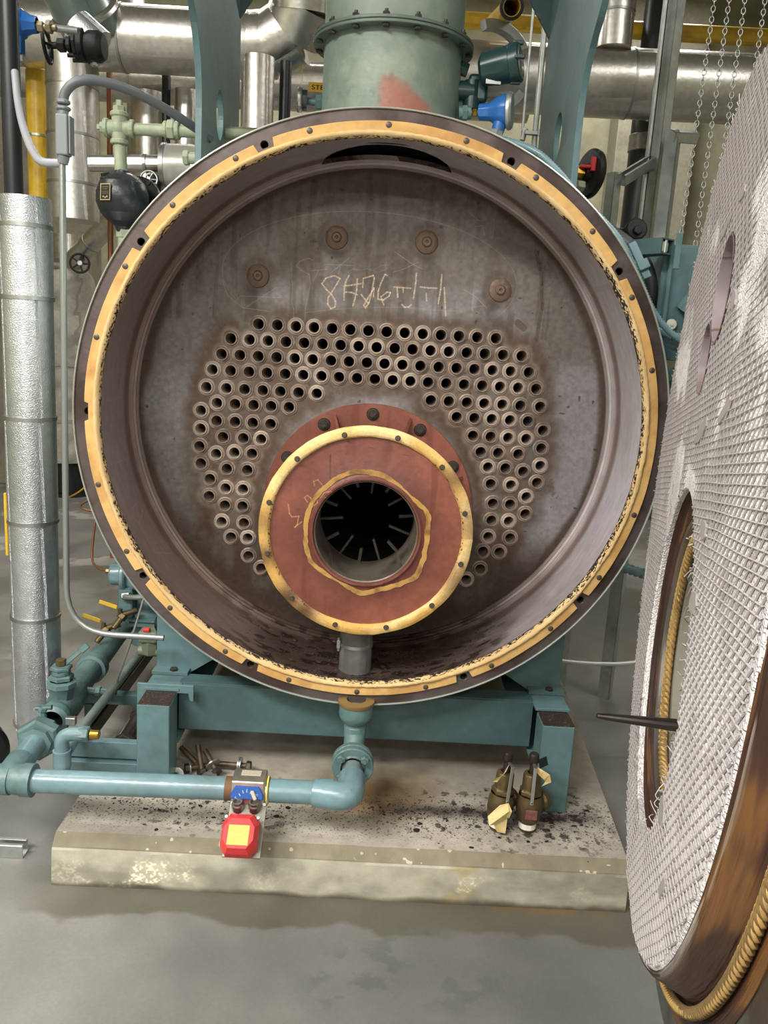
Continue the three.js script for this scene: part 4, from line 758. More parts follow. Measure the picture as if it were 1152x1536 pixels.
// ---------------------------------------------------------------- the open boiler door, swung out towards the viewer
{
  const t = thing('boiler_door', 'open round boiler door with pale wire-mesh refractory face, burner opening and rope gaskets', 'boiler door', [0.5841, 1.2772, 0.8964]);
  t.base = [0, 0, 0]; t.rotation.order = 'YXZ'; t.rotation.set(-0.0205, Math.atan2(-0.9648, -0.262), 0);
  const RF = 0.753, HC = [0.0, -0.285], HR = 0.322;
  const wob = (r, cx, cy, sd, n = 160, amp = 0.012) => { const p = []; for (let i = 0; i < n; i++) { const a = (i / n) * Math.PI * 2, q = r * (1 + (fbm(Math.cos(a) * 4 + 9, Math.sin(a) * 4 + 9, sd, 4) - 0.5) * amp * 2 / Math.max(0.2, r)); p.push(new THREE.Vector2(cx + q * Math.cos(a), cy + q * Math.sin(a))); } return p; };
  const refrTex = tex(1024, 1024, (u, v) => {
    const a = fbm(u * 8, v * 8, 221, 5, 8), b = fbm(u * 80, v * 80, 222, 3, 80);
    let c = mix3([206, 201, 203], [230, 226, 226], ss(0.35, 0.65, a));
    c = mix3(c, [150, 140, 136], ss(0.62, 0.75, fbm(u * 20, v * 20, 223, 4, 20)) * 0.5);
    const k = 1 + (b - 0.5) * 0.2; return [c[0] * k, c[1] * k, c[2] * k];
  });
  const matRefr = new THREE.MeshStandardMaterial({ map: refrTex, roughness: 0.85, bumpMap: bumpStucco, bumpScale: 0.002 });
  const s = new THREE.Shape(wob(RF, 0, 0, 231, 260, 0.006));
  s.holes.push(new THREE.Path(wob(HR, HC[0], HC[1], 232, 140, 0.003)));
  const ports = [[0.04, 0.388, 0.09], [-0.072, 0.272, 0.066]];
  for (const [x, y, r] of ports) s.holes.push(new THREE.Path(wob(r, x, y, 233, 40, 0.006)));
  part('refractory_face', ext(s, 0.008, 0.003).translate(0, 0, -0.012), matRefr, t);
  // two crossing sets of wires pressed into the face
  const inside = (x, y) => Math.hypot(x, y) < RF - 0.001 && Math.hypot(x - HC[0], y - HC[1]) > HR - 0.004 && ports.every(([px, py, r]) => Math.hypot(x - px, y - py) > r);
  const wireP = [], wireI = [];
  const addWire = (P) => {
    if (P.length < 3) return;
    const n0 = wireP.length / 3, m = 4;
    P.forEach((p, i) => { const q = P[Math.min(i + 1, P.length - 1)], o = P[Math.max(i - 1, 0)], dx = q[0] - o[0], dy = q[1] - o[1], l = Math.hypot(dx, dy) || 1, nx = -dy / l, ny = dx / l, w = 0.0011; [[-1, -0.4], [-0.5, 1], [0.5, 1], [1, -0.4]].forEach(([e, h]) => wireP.push(p[0] + nx * e * w, p[1] + ny * e * w, p[2] + h * 0.0013)); });
    for (let i = 0; i < P.length - 1; i++) for (let e = 0; e < m - 1; e++) { const a = n0 + i * m + e, b = a + m; wireI.push(a, b, a + 1, b, b + 1, a + 1); }
  };
  for (const [deg, pt, sd] of [[43, 0.0175, 1], [8.5, 0.013, 2]]) { const cd = Math.cos(deg * D2), sn = Math.sin(deg * D2), m = Math.ceil(RF / pt);
    for (let j = -m; j <= m; j++) {
      let run = [];
      for (let i = 0; i <= 150; i++) {
        const q = -RF + (i / 150) * 2 * RF, e = j * pt + 0.005 * (fbm(q * 5 + 9, j * 0.3 + 20, 241 + sd, 3) - 0.5) + 0.02 * (fbm(q * 1.2 + 4, j * 0.05 + 9, 243, 2) - 0.5), x = q * cd - e * sn, y = q * sn + e * cd;
        const lift = 0.0002 + 0.0012 * ss(0.5, 0.75, fbm(x * 9 + 20, y * 9 + 20, 245, 3)) - 0.004 * ss(0.6, 0.75, fbm(x * 4 + 27, y * 4 + 20, 246, 3));
        if (inside(x, y)) run.push([x, y, lift]); else { addWire(run); run = []; }
      }
      addWire(run);
    } }
  { const g = new THREE.BufferGeometry(); g.setAttribute('position', new THREE.Float32BufferAttribute(wireP, 3)); g.setIndex(wireI); g.computeVertexNormals(); const m = part('wire_mesh', g, M(0xb9b3b4, 0.6, 0.1), t); m.userData.kind = 'stuff'; }
  // loose wire ends on the edge of the burner opening
  const ends = []; for (let i = 0; i < 60; i++) { const a = rr(-150, 60) * D2, p = [HC[0] + HR * Math.cos(a), HC[1] + HR * Math.sin(a), 0.001], l = rr(0.008, 0.03); ends.push(hose([p, [p[0] - l * 0.5 * Math.cos(a), p[1] - l * 0.5 * Math.sin(a) + rr(-0.006, 0.006), p[2] + rr(0, 0.008)], [p[0] - l * Math.cos(a), p[1] - l * Math.sin(a) + rr(-0.008, 0.008), p[2] + rr(-0.006, 0.01)]], 0.0009, 4, 5)); }
  for (let i = 0; i < 90; i++) { const a = rr(95, 265) * D2, q = RF - 0.002, p = [q * Math.cos(a), q * Math.sin(a), 0.0], l = rr(0.004, 0.014); ends.push(hose([p, [p[0] + l * 0.5 * Math.cos(a), p[1] + l * 0.5 * Math.sin(a), rr(0, 0.004)], [p[0] + l * Math.cos(a), p[1] + l * Math.sin(a) + rr(-0.004, 0.004), rr(-0.006, 0.004)]], 0.0009, 4, 4)); }
  { const m = part('wire_ends', ends, M(0xbdb8b6, 0.5, 0.4), t); m.userData.kind = 'stuff'; }
  // rusty steel rim between the face and the rope gasket
  const rustTex = tex(1024, 512, (u, v) => {
    const a = fbm(u * 10, v * 4, 251, 5, 10), b = fbm(u * 90, v * 40, 252, 3, 90);
    let c = mix3([74, 46, 32], [50, 32, 25], ss(0.3, 0.7, a));
    c = mix3(c, [142, 98, 46], ss(0.6, 0.74, fbm(u * 16 + 3, v * 6, 253, 5, 16)) * 0.6);
    c = mix3(c, [190, 184, 178], ss(0.7, 0.76, fbm(u * 14, v * 5, 254, 4, 14)) * ss(0.5, 0.3, v) * 0.8);
    const k = 1 + (b - 0.5) * 0.3; return [c[0] * k, c[1] * k, c[2] * k];
  });
  const matRust = new THREE.MeshStandardMaterial({ map: rustTex, roughness: 0.5, metalness: 0.2, bumpMap: bumpFine, bumpScale: 0.002 });
  const Z0 = [0, 0, 0], Z1 = [0, 0, 1];
  part('rusty_rim', lathe([[0.748, -0.02], [0.753, -0.004], [0.759, -0.003], [0.765, -0.01], [0.78, -0.05], [0.786, -0.06], [0.83, -0.06], [0.83, -0.075]], Z0, Z1, 180), matRust, t, true);
  const rope = (R, r, cx, cy, cz, n, nm) => {       // three twisted strands
    const gs = []; for (let q = 0; q < 3; q++) { const P = []; for (let i = 0; i < n; i++) { const a = (i / n) * Math.PI * 2, w = a * Math.round((R * 6.283) / (r * 5)) + q * 2.094; const e = R + Math.cos(w) * r * 0.5; P.push(V(cx + e * Math.cos(a), cy + e * Math.sin(a), cz + Math.sin(w) * r * 0.5)); } P.push(P[0].clone()); gs.push(sweep(P, r * 0.66, 7)); }
    return part(nm, gs, M(W, 0.9, 0, { map: grime([186, 152, 92], [120, 90, 50], 0.8, 261, 16), bumpMap: bumpFine, bumpScale: 0.002 }), t);
  };
  rope(0.797, 0.008, 0, 0, -0.05, 1500, 'rope_gasket');
  part('door_flange', lathe([[0.8, -0.075], [0.8, -0.062], [0.875, -0.062], [0.878, -0.066], [0.878, -0.095], [0.83, -0.098]], Z0, Z1, 160), M(W, 0.5, 0.2, { map: grime([78, 84, 82], [62, 46, 36], 0.9, 262, 8), bumpMap: bumpFine, bumpScale: 0.001 }), t);
  const back = lathe([[0.26, -0.26], [0.3, -0.262], [0.74, -0.23], [0.81, -0.17], [0.83, -0.098]], Z0, Z1, 96);
  part('door_shell', back, matTealPipe, t);
  part('edge_band', lathe([[0.878, -0.066], [0.884, -0.068], [0.884, -0.11], [0.85, -0.115]], Z0, Z1, 160), matTealPipe, t);
  // burner opening: rust-stained wall, step plate, rope and grey tunnel
  const H0 = [HC[0], HC[1], 0], H1 = [HC[0], HC[1], 1];
  const bw = part('burner_opening', lathe([[HR + 0.006, -0.011], [HR - 0.003, -0.013], [HR - 0.01, -0.022], [0.268, -0.027]], H0, H1, 96), matRust, t, true);
  part('opening_edge', lathe([[0.268, -0.027], [0.265, -0.025], [0.261, -0.028], [0.261, -0.06]], H0, H1, 96), matSteel, bw);
  part('burner_tunnel', lathe([[0.262, -0.052], [0.236, -0.054], [0.232, -0.1], [0.232, -0.265], [0.26, -0.266]], H0, H1, 80), M(W, 0.8, 0, { map: grime([128, 124, 112], [96, 92, 82], 0.6, 263, 6) }), t);
  rope(0.247, 0.0085, HC[0], HC[1] - 0.008, -0.042, 600, 'burner_rope');
  for (const [x, y, r] of ports) {
    const p = part('view_port', lathe([[r + 0.001, 0.002], [r - 0.003, 0.0025], [r - 0.005, -0.001], [r - 0.006, -0.12]], [x, y, 0], [x, y, 1], 40), M(W, 0.6, 0, { map: grime([132, 120, 124], [104, 70, 58], 1.0, 264, 9) }), t);
    part('port_cap', lathe([[r - 0.004, -0.12], [r * 0.5, -0.125], [0, -0.125]], [x, y, 0], [x, y, 1], 32), M(0x6e5a54, 0.6), p);
  }
  const patch = []; for (const [x, y, w, h, a] of [[0.28, 0.02, 0.06, 0.03, 0.1], [0.3, -0.09, 0.07, 0.035, 0.2], [0.2, 0.36, 0.05, 0.03, 0], [0.3, 0.2, 0.09, 0.02, 0.4], [-0.05, 0.5, 0.1, 0.02, 0.3], [0.06, 0.15, 0.12, 0.03, 0.35], [0.1, 0.53, 0.06, 0.02, 0.1], [0.33, -0.42, 0.06, 0.04, 0], [0.45, -0.47, 0.06, 0.02, 0.9]]) { const q = []; for (let i = 0; i < 14; i++) { const e = (i / 14) * 6.283, n = 1 + 0.35 * (hash(i, (x * 100) | 0, 4) - 0.5); q.push([w * 0.5 * n * Math.cos(e), h * 0.5 * n * Math.sin(e)]); } patch.push(mv(rot(ext(poly(q), 0.002, 0.0015), 0, 0, a), x, y, -0.0005)); }
  part('refractory_patch', patch, M(0x9a9494, 0.75), t);
  // hinge arm from the back of the door to the boiler
  part('hinge_arm', [box(0.3, 0.09, 0.05, -0.88, 0.45, -0.16, 0.006), box(0.3, 0.09, 0.05, -0.88, -0.45, -0.16, 0.006), cyl([-1.02, -0.55, -0.16], [-1.02, 0.55, -0.16], 0.022, 0.022, 20)], matTeal, t);
}
single('pry_bar', 'dark steel bar poking out of the burner opening of the door', 'bar', (() => {
  const a = V(0.0, 0, 0); const P0 = [0.5455, 1.0027, 1.2233], P1 = [0.3752, 0.9992, 1.1868]; return [lathe([[0, 0], [0.011, 0.001], [0.0105, 0.04], [0.008, 0.1], [0.0055, 0.155], [0.004, 0.172], [0.002, 0.174], [0, 0.174]], P0, P1, 12)];
})(), M(0x2d2724, 0.3, 0.6));

// ---------------------------------------------------------------- safety valves set down on the pad
const valveA = (() => {
  const t = thing('safety_valve', 'bronze safety valve with a crumpled paper tag hanging at its foot', 'safety valve', [0, 0, 0]);
  const Y = [0, 0, 0], Y1 = [0, 1, 0];
  part('inlet_thread', lathe([[0, 0], [0.023, 0], [0.0245, 0.003], [0.0245, 0.02], [0.026, 0.022]], Y, Y1, 28), matBronze, t);
  part('white_tape', lathe([[0.0255, 0.012], [0.0275, 0.013], [0.0275, 0.031], [0.0255, 0.032]], Y, Y1, 28), matWhite, t);
  part('body', [lathe([[0.026, 0.03], [0.03, 0.034], [0.038, 0.05], [0.041, 0.075], [0.041, 0.1], [0.0385, 0.112], [0.036, 0.12], [0.036, 0.126]], Y, Y1, 32), lathe([[0.024, 0.02], [0.026, 0.044], [0.033, 0.05], [0.033, 0.066], [0.026, 0.067], [0.024, 0.05], [0, 0.05]], [0.0, 0.085, 0], [0.75, 0.085, -0.66], 24)], matBronze, t);
  part('bonnet', [hex([0, 0.124, 0], Y1, 0.036, 0.02), lathe([[0.033, 0.142], [0.0285, 0.146], [0.0275, 0.19], [0.0245, 0.196], [0.015, 0.198]], Y, Y1, 28)], matBronze, t);
  part('spindle', [lathe([[0.011, 0.196], [0.0105, 0.225], [0.009, 0.23], [0.009, 0.236]], Y, Y1, 16), box(0.012, 0.03, 0.026, 0.004, 0.222, 0, 0.003)], matDarkSteel, t);
  part('cap', [lathe([[0, 0.262], [0.013, 0.262], [0.0155, 0.258], [0.0165, 0.238], [0.0155, 0.234], [0, 0.234]], Y, Y1, 22)], matDarkSteel, t);
  const lv = part('lever', [box(0.011, 0.125, 0.0035, 0, 0.172, 0.041, 0.002), box(0.011, 0.003, 0.04, 0, 0.234, 0.024, 0.001), cyl([0, 0.118, 0.04], [0, 0.118, 0.0445], 0.003, 0.003, 10)], M(0xc9c8c4, 0.3, 0.9), t);
  part('lever_hole', cyl([0, 0.118, 0.0426], [0, 0.118, 0.0448], 0.0022, 0.0022, 10), matHole, lv);
  return t;
})();
const paper = M(W, 0.85, 0, { map: grime([220, 198, 142], [186, 160, 104], 0.7, 271, 10), side: THREE.DoubleSide });
function sheetOf(pts, w, th = 0.0008) { // ribbon of paper following points, w = half-width vector per point
  const pos = [], idx = []; pts.forEach(([x, y, z], i) => { const [a, b, c] = w[i]; for (const s of [1, -1]) pos.push(x - a, y - b, z - c + s * th / 2, x + a, y + b, z + c + s * th / 2); });
  for (let i = 0; i < pts.length - 1; i++) { const p = i * 4, q = p + 4; idx.push(p, q, p + 1, q, q + 1, p + 1, p + 2, p + 3, q + 2, q + 2, p + 3, q + 3, p, p + 2, q, q, p + 2, q + 2, p + 1, q + 1, p + 3, q + 1, q + 3, p + 3); }
  const g = new THREE.BufferGeometry(); g.setAttribute('position', new THREE.Float32BufferAttribute(pos, 3)); g.setIndex(idx); const n = g.toNonIndexed(); n.computeVertexNormals(); return n;
}
{
  const b = valveA.clone(); b.name = numbered('safety_valve'); scene.add(b); b.userData = { label: 'bronze safety valve with a maroon nameplate standing beside the front post', category: 'safety valve' };
  valveA.scale.setScalar(0.95); b.scale.setScalar(0.95); valveA.position.set(0.442, 0.139, 0.152); valveA.rotation.y = 0.25; valveA.rotation.z = -0.06; valveA.userData.group = b.userData.group = 'safety valves on the pad';
  b.position.set(0.532, 0.139, 0.15); b.rotation.y = -0.05; b.base = valveA.base = [0, 0, 0];
  part('paper_tag', [sheetOf([[-0.012, 0.112, 0.045], [-0.03, 0.085, 0.053], [-0.024, 0.055, 0.05], [-0.014, 0.028, 0.046], [-0.012, 0.015, 0.043]], [[0.012, 0.004, 0.002], [0.03, 0.012, 0.008], [0.034, 0.004, -0.01], [0.018, -0.012, 0.006], [0.008, -0.002, 0]]), sheetOf([[-0.008, 0.11, 0.047], [-0.002, 0.09, 0.054], [0.002, 0.07, 0.05]], [[0.01, 0.006, 0], [0.014, 0.004, 0.004], [0.008, -0.004, 0]])], paper, valveA);
  part('upper_tag', sheetOf([[-0.006, 0.225, 0.02], [-0.02, 0.205, 0.03], [-0.036, 0.19, 0.034], [-0.05, 0.186, 0.03]], [[0.003, 0.006, 0], [0.004, 0.01, 0.002], [0.004, 0.012, 0.004], [0.002, 0.008, 0.006]]), paper, valveA);
  part('blue_tie', [box(0.008, 0.024, 0.004, 0.002, 0.013, 0.031, 0.001)], M(0x3350a0, 0.5), valveA);
  part('nameplate', mv(rot(box(0.038, 0.034, 0.004, 0, 0, 0, 0.002), 0.05), 0.002, 0.076, 0.0405), M(W, 0.5, 0.2, { map: grime([124, 78, 72], [150, 128, 108], 0.7, 272, 40), bumpMap: bumpFine, bumpScale: 0.003 }), b);
  part('black_tag', mv(rot(box(0.03, 0.03, 0.002, 0, 0, 0, 0.001), 0, 0.4, 0.3), 0.028, 0.238, 0.006), matBlack, b);
  part('paper_tag', sheetOf([[0.006, 0.222, 0.02], [0.022, 0.212, 0.026], [0.04, 0.2, 0.026], [0.047, 0.18, 0.02], [0.03, 0.163, 0.015]], [[0.002, 0.006, 0], [0.004, 0.01, 0], [0.008, 0.01, 0.002], [0.009, 0.002, 0.002], [0.002, 0.002, 0]]), paper, b);
}
const matBoltShank = M(W, 0.5, 0.5, { map: grime([104, 88, 70], [62, 50, 40], 0.8, 275, 14) });
// bolts left lying on the pad
{
  const bolt = (name, label, pos, r, L, turn, washer, group) => {
    const t = thing(name, label, 'bolt', pos, group); t.base = [0, 0, 0]; t.rotation.set(0, turn, 0);
    part('shank', [cyl([0, 0, 0], [L, 0, 0], r, r, 14)], matBoltShank, t); part('head', hex([-0.014, 0, 0], [1, 0, 0], r * 1.9, 0.016), matDarkSteel, t);
    for (const w of washer) part('washer', lathe([[r, 0], [w[1], 0], [w[1], 0.004], [r, 0.004]], [w[0], 0, 0], [w[0] + 1, 0, 0], 24), matGalv, t);
    return t;
  };
  bolt('loose_bolt', 'long bolt lying alone with two washers by its head', [-0.345, 0.166, -0.09], 0.0085, 0.115, Math.PI - 0.06, [[0.018, 0.026], [0.024, 0.026]]);
  bolt('loose_bolt', 'short bolt on end of the bolt pile, its washer facing the front', [-0.44, 0.163, -0.06], 0.009, 0.08, 2.3, [[0.02, 0.024]]).rotation.z = 0.5;
  bolt('loose_bolt', 'bolt leaning steeply out of the middle of the bolt pile', [-0.485, 0.158, -0.06], 0.009, 0.085, 2.0, []).rotation.z = 0.75;
  bolt('loose_bolt', 'bolt lying flat at the post side of the bolt pile', [-0.53, 0.156, -0.075], 0.0085, 0.085, 0.4, [[0.0, 0.02]]);
  bolt('loose_bolt', 'short bolt tilted against the others in the bolt pile', [-0.51, 0.16, -0.1], 0.0085, 0.08, 2.6, []).rotation.z = 0.45;
  for (const [x, z, l] of [[-0.56, -0.03, 'loose washer propped against the frame post'], [-0.455, -0.03, 'loose washer lying flat at the front of the bolt pile']]) single('washer', l, 'washer', rot(lathe([[0.009, 0], [0.024, 0], [0.024, 0.004], [0.009, 0.004], [0.009, 0]], [0, 0, 0], [0, 1, 0], 24), x < -0.5 ? 1.1 : 0.1).translate(x, 0.155, z), matGalv);
}

// ---------------------------------------------------------------- clad pipes and valves behind the boiler
function cladPipe(name, label, a, b, r, bands, mat = matAlu, caps = true, cat = 'pipe', group) {
  const base = a[1] < b[1] ? a : b, t = thing(name, label, cat, base, group), L = dist(a, b), d = [0, 1, 2].map((i) => (b[i] - a[i]) / L), at = (m) => d.map((v, i) => a[i] + v * m), n = Math.max(1, bands.length + 1), cuts = [0, ...bands, L];
  for (let i = 0; i < n; i++) part('jacket_section', lathe([[caps && i === 0 ? 0 : r * 0.99, cuts[i] - 0.0], [r + (i % 2) * 0.002, cuts[i]], [r + (i % 2) * 0.002, cuts[i + 1]], [caps && i === n - 1 ? 0 : r * 0.99, cuts[i + 1]]], a, at(1), 48), mat, t);
  for (const m of bands) part('band', lathe([[r, 0], [r + 0.005, 0.001], [r + 0.005, 0.014], [r, 0.015]], at(m - 0.007), at(m + 1), 48), matBand, t);
  t.pipe = at; return t;
}
// tall clad riser with bare black pipe leaving its top
cladPipe('clad_riser', 'tall silver stucco-clad riser standing on the floor with a black pipe out of its top', [-1.24, 0, -0.62], [-1.236, 1.955, -0.62], 0.086, [0.02, 0.45, 0.82, 1.2, 1.62, 1.86], matAluStucco);
single('black_riser', 'bare black pipe rising from the top of the silver riser', 'pipe', [cyl([-1.272, 1.93, -0.62], [-1.272, 5.0, -0.62], 0.031, 0.031, 24)], matBlackPipe);
// big horizontal headers
cladPipe('clad_header', 'wide silver header pipe crossing high behind the conduit and the sage fittings', [-4.9, 3.1, -2.7], [-0.78, 3.13, -2.7], 0.172, [1.2, 2.05, 2.82, 3.38, 3.82], matAlu);
{
  const t = thing('header_elbow', 'silver segmented pipe elbow turning up beside the stack flange', 'elbow', [-0.7, 2.95, -2.7]);
  const cs = [[-0.8, 3.13, -2.7], [-0.68, 3.14, -2.69], [-0.57, 3.2, -2.66], [-0.51, 3.32, -2.6], [-0.5, 3.5, -2.55], [-0.5, 4.9, -2.5]];
  for (let i = 0; i < cs.length - 1; i++) { const o = i % 2 ? 0.178 : 0.172; part('gore', cyl([cs[i][0] - (cs[i + 1][0] - cs[i][0]) * 0.22, cs[i][1] - (cs[i + 1][1] - cs[i][1]) * (i === 4 ? 0.02 : 0.22), cs[i][2]], cs[i + 1], o, o + 0.004, 40), matAlu, t); }
}
cladPipe('clad_header', 'second silver header pipe, lower and farther back than the wide one', [-4.9, 3.1, -3.5], [0.9, 3.174, -3.5], 0.15, [1.6, 2.4, 3.2, 3.9], matAlu);
cladPipe('branch_pipe', 'grey clad branch pipe slanting up out of the wide silver header', [-1.66, 3.12, -2.6], [-2.06, 4.22, -1.5], 0.165, [0.34, 0.8], M(W, 0.32, 0.55, { map: grime([150, 166, 162], [120, 134, 132], 0.5, 281, 5) }));
single('saddle_collar', 'pale metal collar where the slanting branch meets the wide header', 'collar', lathe([[0.168, 0], [0.19, 0.01], [0.19, 0.03], [0.168, 0.04]], [-1.68, 3.175, -2.545], [-2.08, 4.275, -1.445], 40), matAlu);
cladPipe('clad_drop', 'silver banded drop pipe with a capped lower end behind the conduit fitting', [-1.82, 2.13, -2.7], [-1.815, 3.0, -2.7], 0.142, [0.2, 0.46, 0.72], matAlu);
cladPipe('gas_pipe', 'yellow pipe standing between the black riser and the silver drop pipe', [-2.1, 0, -2.9], [-2.095, 2.98, -2.9], 0.062, [2.62], matYellow);
cladPipe('clad_drop', 'narrow silver drop pipe just behind the copper tube', [-1.55, 1.9, -3.3], [-1.55, 3.0, -3.3], 0.11, [0.5], matAlu);
cladPipe('clad_drop', 'thin silver drop pipe beside the thin black hanger pipe', [-1.26, 1.6, -3.1], [-1.26, 2.98, -3.1], 0.075, [0.5, 0.9], matAlu);
cladPipe('clad_drop', 'silver pipe standing close behind the slotted plate by the conduit', [-0.72, 1.9, -2.4], [-0.72, 2.98, -2.4], 0.085, [0.6], matAlu);
single('black_tube', 'black tube standing just behind the silver pipe beside the stack', 'pipe', cyl([-0.585, 1.98, -2.5], [-0.585, 3.0, -2.5], 0.032, 0.032, 16), matBlackPipe);
cladPipe('clad_crosspipe', 'short silver pipe running level behind the sage tee fittings', [-1.345, 2.255, -1.6], [-1.0, 2.275, -1.6], 0.036, [0.14, 0.25], matAlu);
{
  const t = thing('clad_bend', 'wide pale silver pipe bend beneath the sage horizontal pipe', 'elbow', [-0.9, 2.1, -1.7]);
  part('jacket', [bent([[-1.03, 2.27, -1.66], [-0.83, 2.28, -1.66], [-0.82, 1.98, -1.7]], 0.1, 0.16, 32)], M(W, 0.35, 0.4, { map: grime([196, 194, 186], [166, 164, 156], 0.6, 282, 5) }), t);
  part('end_band', cyl([-1.03, 2.27, -1.66], [-1.01, 2.27, -1.66], 0.104, 0.104, 32), matBand, t);
}
single('copper_tube', 'brown copper tube dropping behind the black float chamber', 'tube', cyl([-1.72, 0, -3.05], [-1.718, 3.1, -3.05], 0.02, 0.0165, 14), matCopper);
single('hanger_pipe', 'thin black pipe hanging behind the sage union', 'pipe', [cyl([-1.373, 0, -3.05], [-1.374, 3.1, -3.05], 0.026, 0.026, 14)], matBlackPipe);
{
  const t = thing('wrapped_vessel', 'creased grey cloth insulation jacket round an upright vessel behind the conduit', 'insulation jacket', [-2.77, 0, -5.1]);
  const N = 64, K = 60, pos = [], uv = [], idx = [];
  for (let k = 0; k <= K; k++) for (let i = 0; i <= N; i++) { const a = (i / N) * 6.2832, j = i % N, y = k / K; const sag = 1 + 0.12 * (fbm(Math.cos(a) * 2 + 5, y * 14 + Math.sin(a) * 2, 283, 4) - 0.5) + 0.06 * Math.abs(Math.sin(y * 22 + 3 * fbm(j * 0.1, y * 3, 284, 3))) - 0.05; const r = 0.25 * sag * (1 - 0.3 * ss(0.93, 1, y)); pos.push(-2.77 + r * Math.cos(a), 0.32 + y * 1.72, -5.1 + r * Math.sin(a)); }
  for (let k = 0; k < K; k++) for (let i = 0; i < N; i++) { const a = k * (N + 1) + i, b = a + N + 1; idx.push(a, b, a + 1, b, b + 1, a + 1); }
  const g = new THREE.BufferGeometry(); g.setAttribute('position', new THREE.Float32BufferAttribute(pos, 3)); g.setIndex(idx); g.computeVertexNormals();
  part('jacket', g, M(W, 0.6, 0.1, { map: grime([168, 164, 154], [128, 124, 114], 0.7, 285, 6), bumpMap: bumpStucco, bumpScale: 0.001 }), t);
  part('strap', [cyl([-2.77, 0.68, -5.1], [-2.77, 0.71, -5.1], 0.253, 0.253, 40), cyl([-2.77, 1.17, -5.1], [-2.77, 1.195, -5.1], 0.256, 0.256, 40)], M(0x8e8a80, 0.7), t);
  part('top_neck', [lathe([[0.2, 0], [0.11, 0.09], [0.1, 0.3], [0, 0.3]], [-2.77, 1.99, -5.1], [-2.77, 2.99, -5.1], 28)], matAlu, t);
  part('foot', [lathe([[0.2, 0], [0.2, 0.03], [0.16, 0.04], [0.16, 0.34], [0, 0.35]], [-2.77, 0.0, -5.1], [-2.77, 1, -5.1], 24)], matBlack, t);
}
cladPipe('slanted_pipe', 'silver clad pipe slanting down from behind the float chamber to the grey jacket', [-2.68, 2.05, -5.0], [-2.02, 2.55, -4.6], 0.083, [0.3], matAlu);
{
  cladPipe('clad_drop', 'slim silver drop pipe feeding the slanted pipe from above', [-2.0, 2.5, -4.6], [-2.0, 4.95, -4.6], 0.075, [0.8]);
  const wheel = (name, label, c, dir, r, spokes, mat) => {
    const t = thing(name, label, 'valve', [c[0], c[1] - r, c[2]]); const q = new THREE.Quaternion().setFromUnitVectors(V(0, 0, 1), V(...dir).normalize());
    const rim = new THREE.TorusGeometry(r, r * 0.12, 10, 36); rim.applyQuaternion(q); rim.translate(...c); part('rim', rim, mat, t);
    for (let k = 0; k < spokes; k++) { const a = (k / spokes) * 6.283, e = V(Math.cos(a) * r, Math.sin(a) * r, 0).applyQuaternion(q); part('spoke', cyl(c, [c[0] + e.x, c[1] + e.y, c[2] + e.z], r * 0.09, r * 0.09, 8), mat, t); }
    part('hub', ringX([c[0] - dir[0] * 0.012, c[1] - dir[1] * 0.012, c[2] - dir[2] * 0.012], dir, r * 0.28, 0.024, 0.003, 14), matGalv, t); return t;
  };
  const w1 = wheel('hand_valve', 'small black handwheel valve over the creased grey jacket', [-2.5, 2.03, -4.7], [0.25, 0.1, 0.95], 0.075, 5, matIron);
  part('stem', cyl([-2.5, 2.03, -4.7], [-2.56, 2.1, -4.95], 0.02), matIron, w1); 
  const w2 = wheel('hand_valve', 'small handwheel valve between the float chamber and the drum', [-1.053, 2.187, -1.5], [0.1, 0.1, 0.98], 0.036, 6, matGalv);
  part('body', [cyl([-1.053, 2.187, -1.5], [-1.06, 2.185, -1.58], 0.012), ringX([-1.06, 2.12, -1.6], [0, 1, 0], 0.034, 0.1), cyl([-0.985, 2.1, -1.6], [-1.0, 1.6, -1.6], 0.02)], matIron, w2);
  // black gate valve with an open handwheel seen side-on
  const g = thing('gate_valve', 'black gate valve with a side-on handwheel under the grey branch pipe', 'valve', [-1.25, 2.55, -1.2]);
  const wc = [-1.372, 2.612, -1.2]; const rim = new THREE.TorusGeometry(0.062, 0.0075, 10, 40); rim.rotateY(Math.PI / 2 + 0.12); rim.rotateZ(0.12); rim.translate(...wc); part('handwheel', rim, matIron, g);
  for (let k = 0; k < 5; k++) { const a = k * 1.2566 + 0.4, e = V(0, Math.cos(a) * 0.062, Math.sin(a) * 0.062).applyEuler(new THREE.Euler(0, 0.12, 0.12)); part('spoke', cyl([wc[0] + 0.018, wc[1], wc[2]], [wc[0] + e.x, wc[1] + e.y, wc[2] + e.z], 0.006, 0.006, 8), matIron, g); }
  part('stem', [cyl([-1.37, 2.612, -1.2], [-1.26, 2.622, -1.2], 0.013), hex([-1.33, 2.616, -1.2], [1, 0.05, 0], 0.026, 0.03)], matIron, g);
  part('yoke', [ringX([-1.292, 2.62, -1.2], [1, 0.05, 0], 0.03, 0.018), ringX([-1.262, 2.621, -1.2], [1, 0.05, 0], 0.056, 0.014, 0.002, 8)], matIron, g);
  for (const [y, z] of [[0.04, 0.02], [-0.045, 0.02], [0.04, -0.04], [-0.045, -0.04]]) part('bonnet_bolt', cyl([-1.285, 2.621 + y, -1.2 + z], [-1.235, 2.623 + y, -1.2 + z], 0.008, 0.008, 8), matIron, g);
  part('body', [ringX([-1.246, 2.622, -1.2], [1, 0.02, 0], 0.062, 0.03, 0.006), lathe([[0.05, 0], [0.058, 0.02], [0.058, 0.055], [0.045, 0.075], [0, 0.08]], [-1.22, 2.62, -1.2], [-0.22, 2.62, -1.2], 24), cyl([-1.2, 2.6, -1.2], [-1.19, 2.56, -1.2], 0.022, 0.02, 12)], matIron, g);
  part('drain_plug', [hex([-1.19, 2.568, -1.2], [0.1, -1, 0], 0.014, 0.02)], matGalv, g);
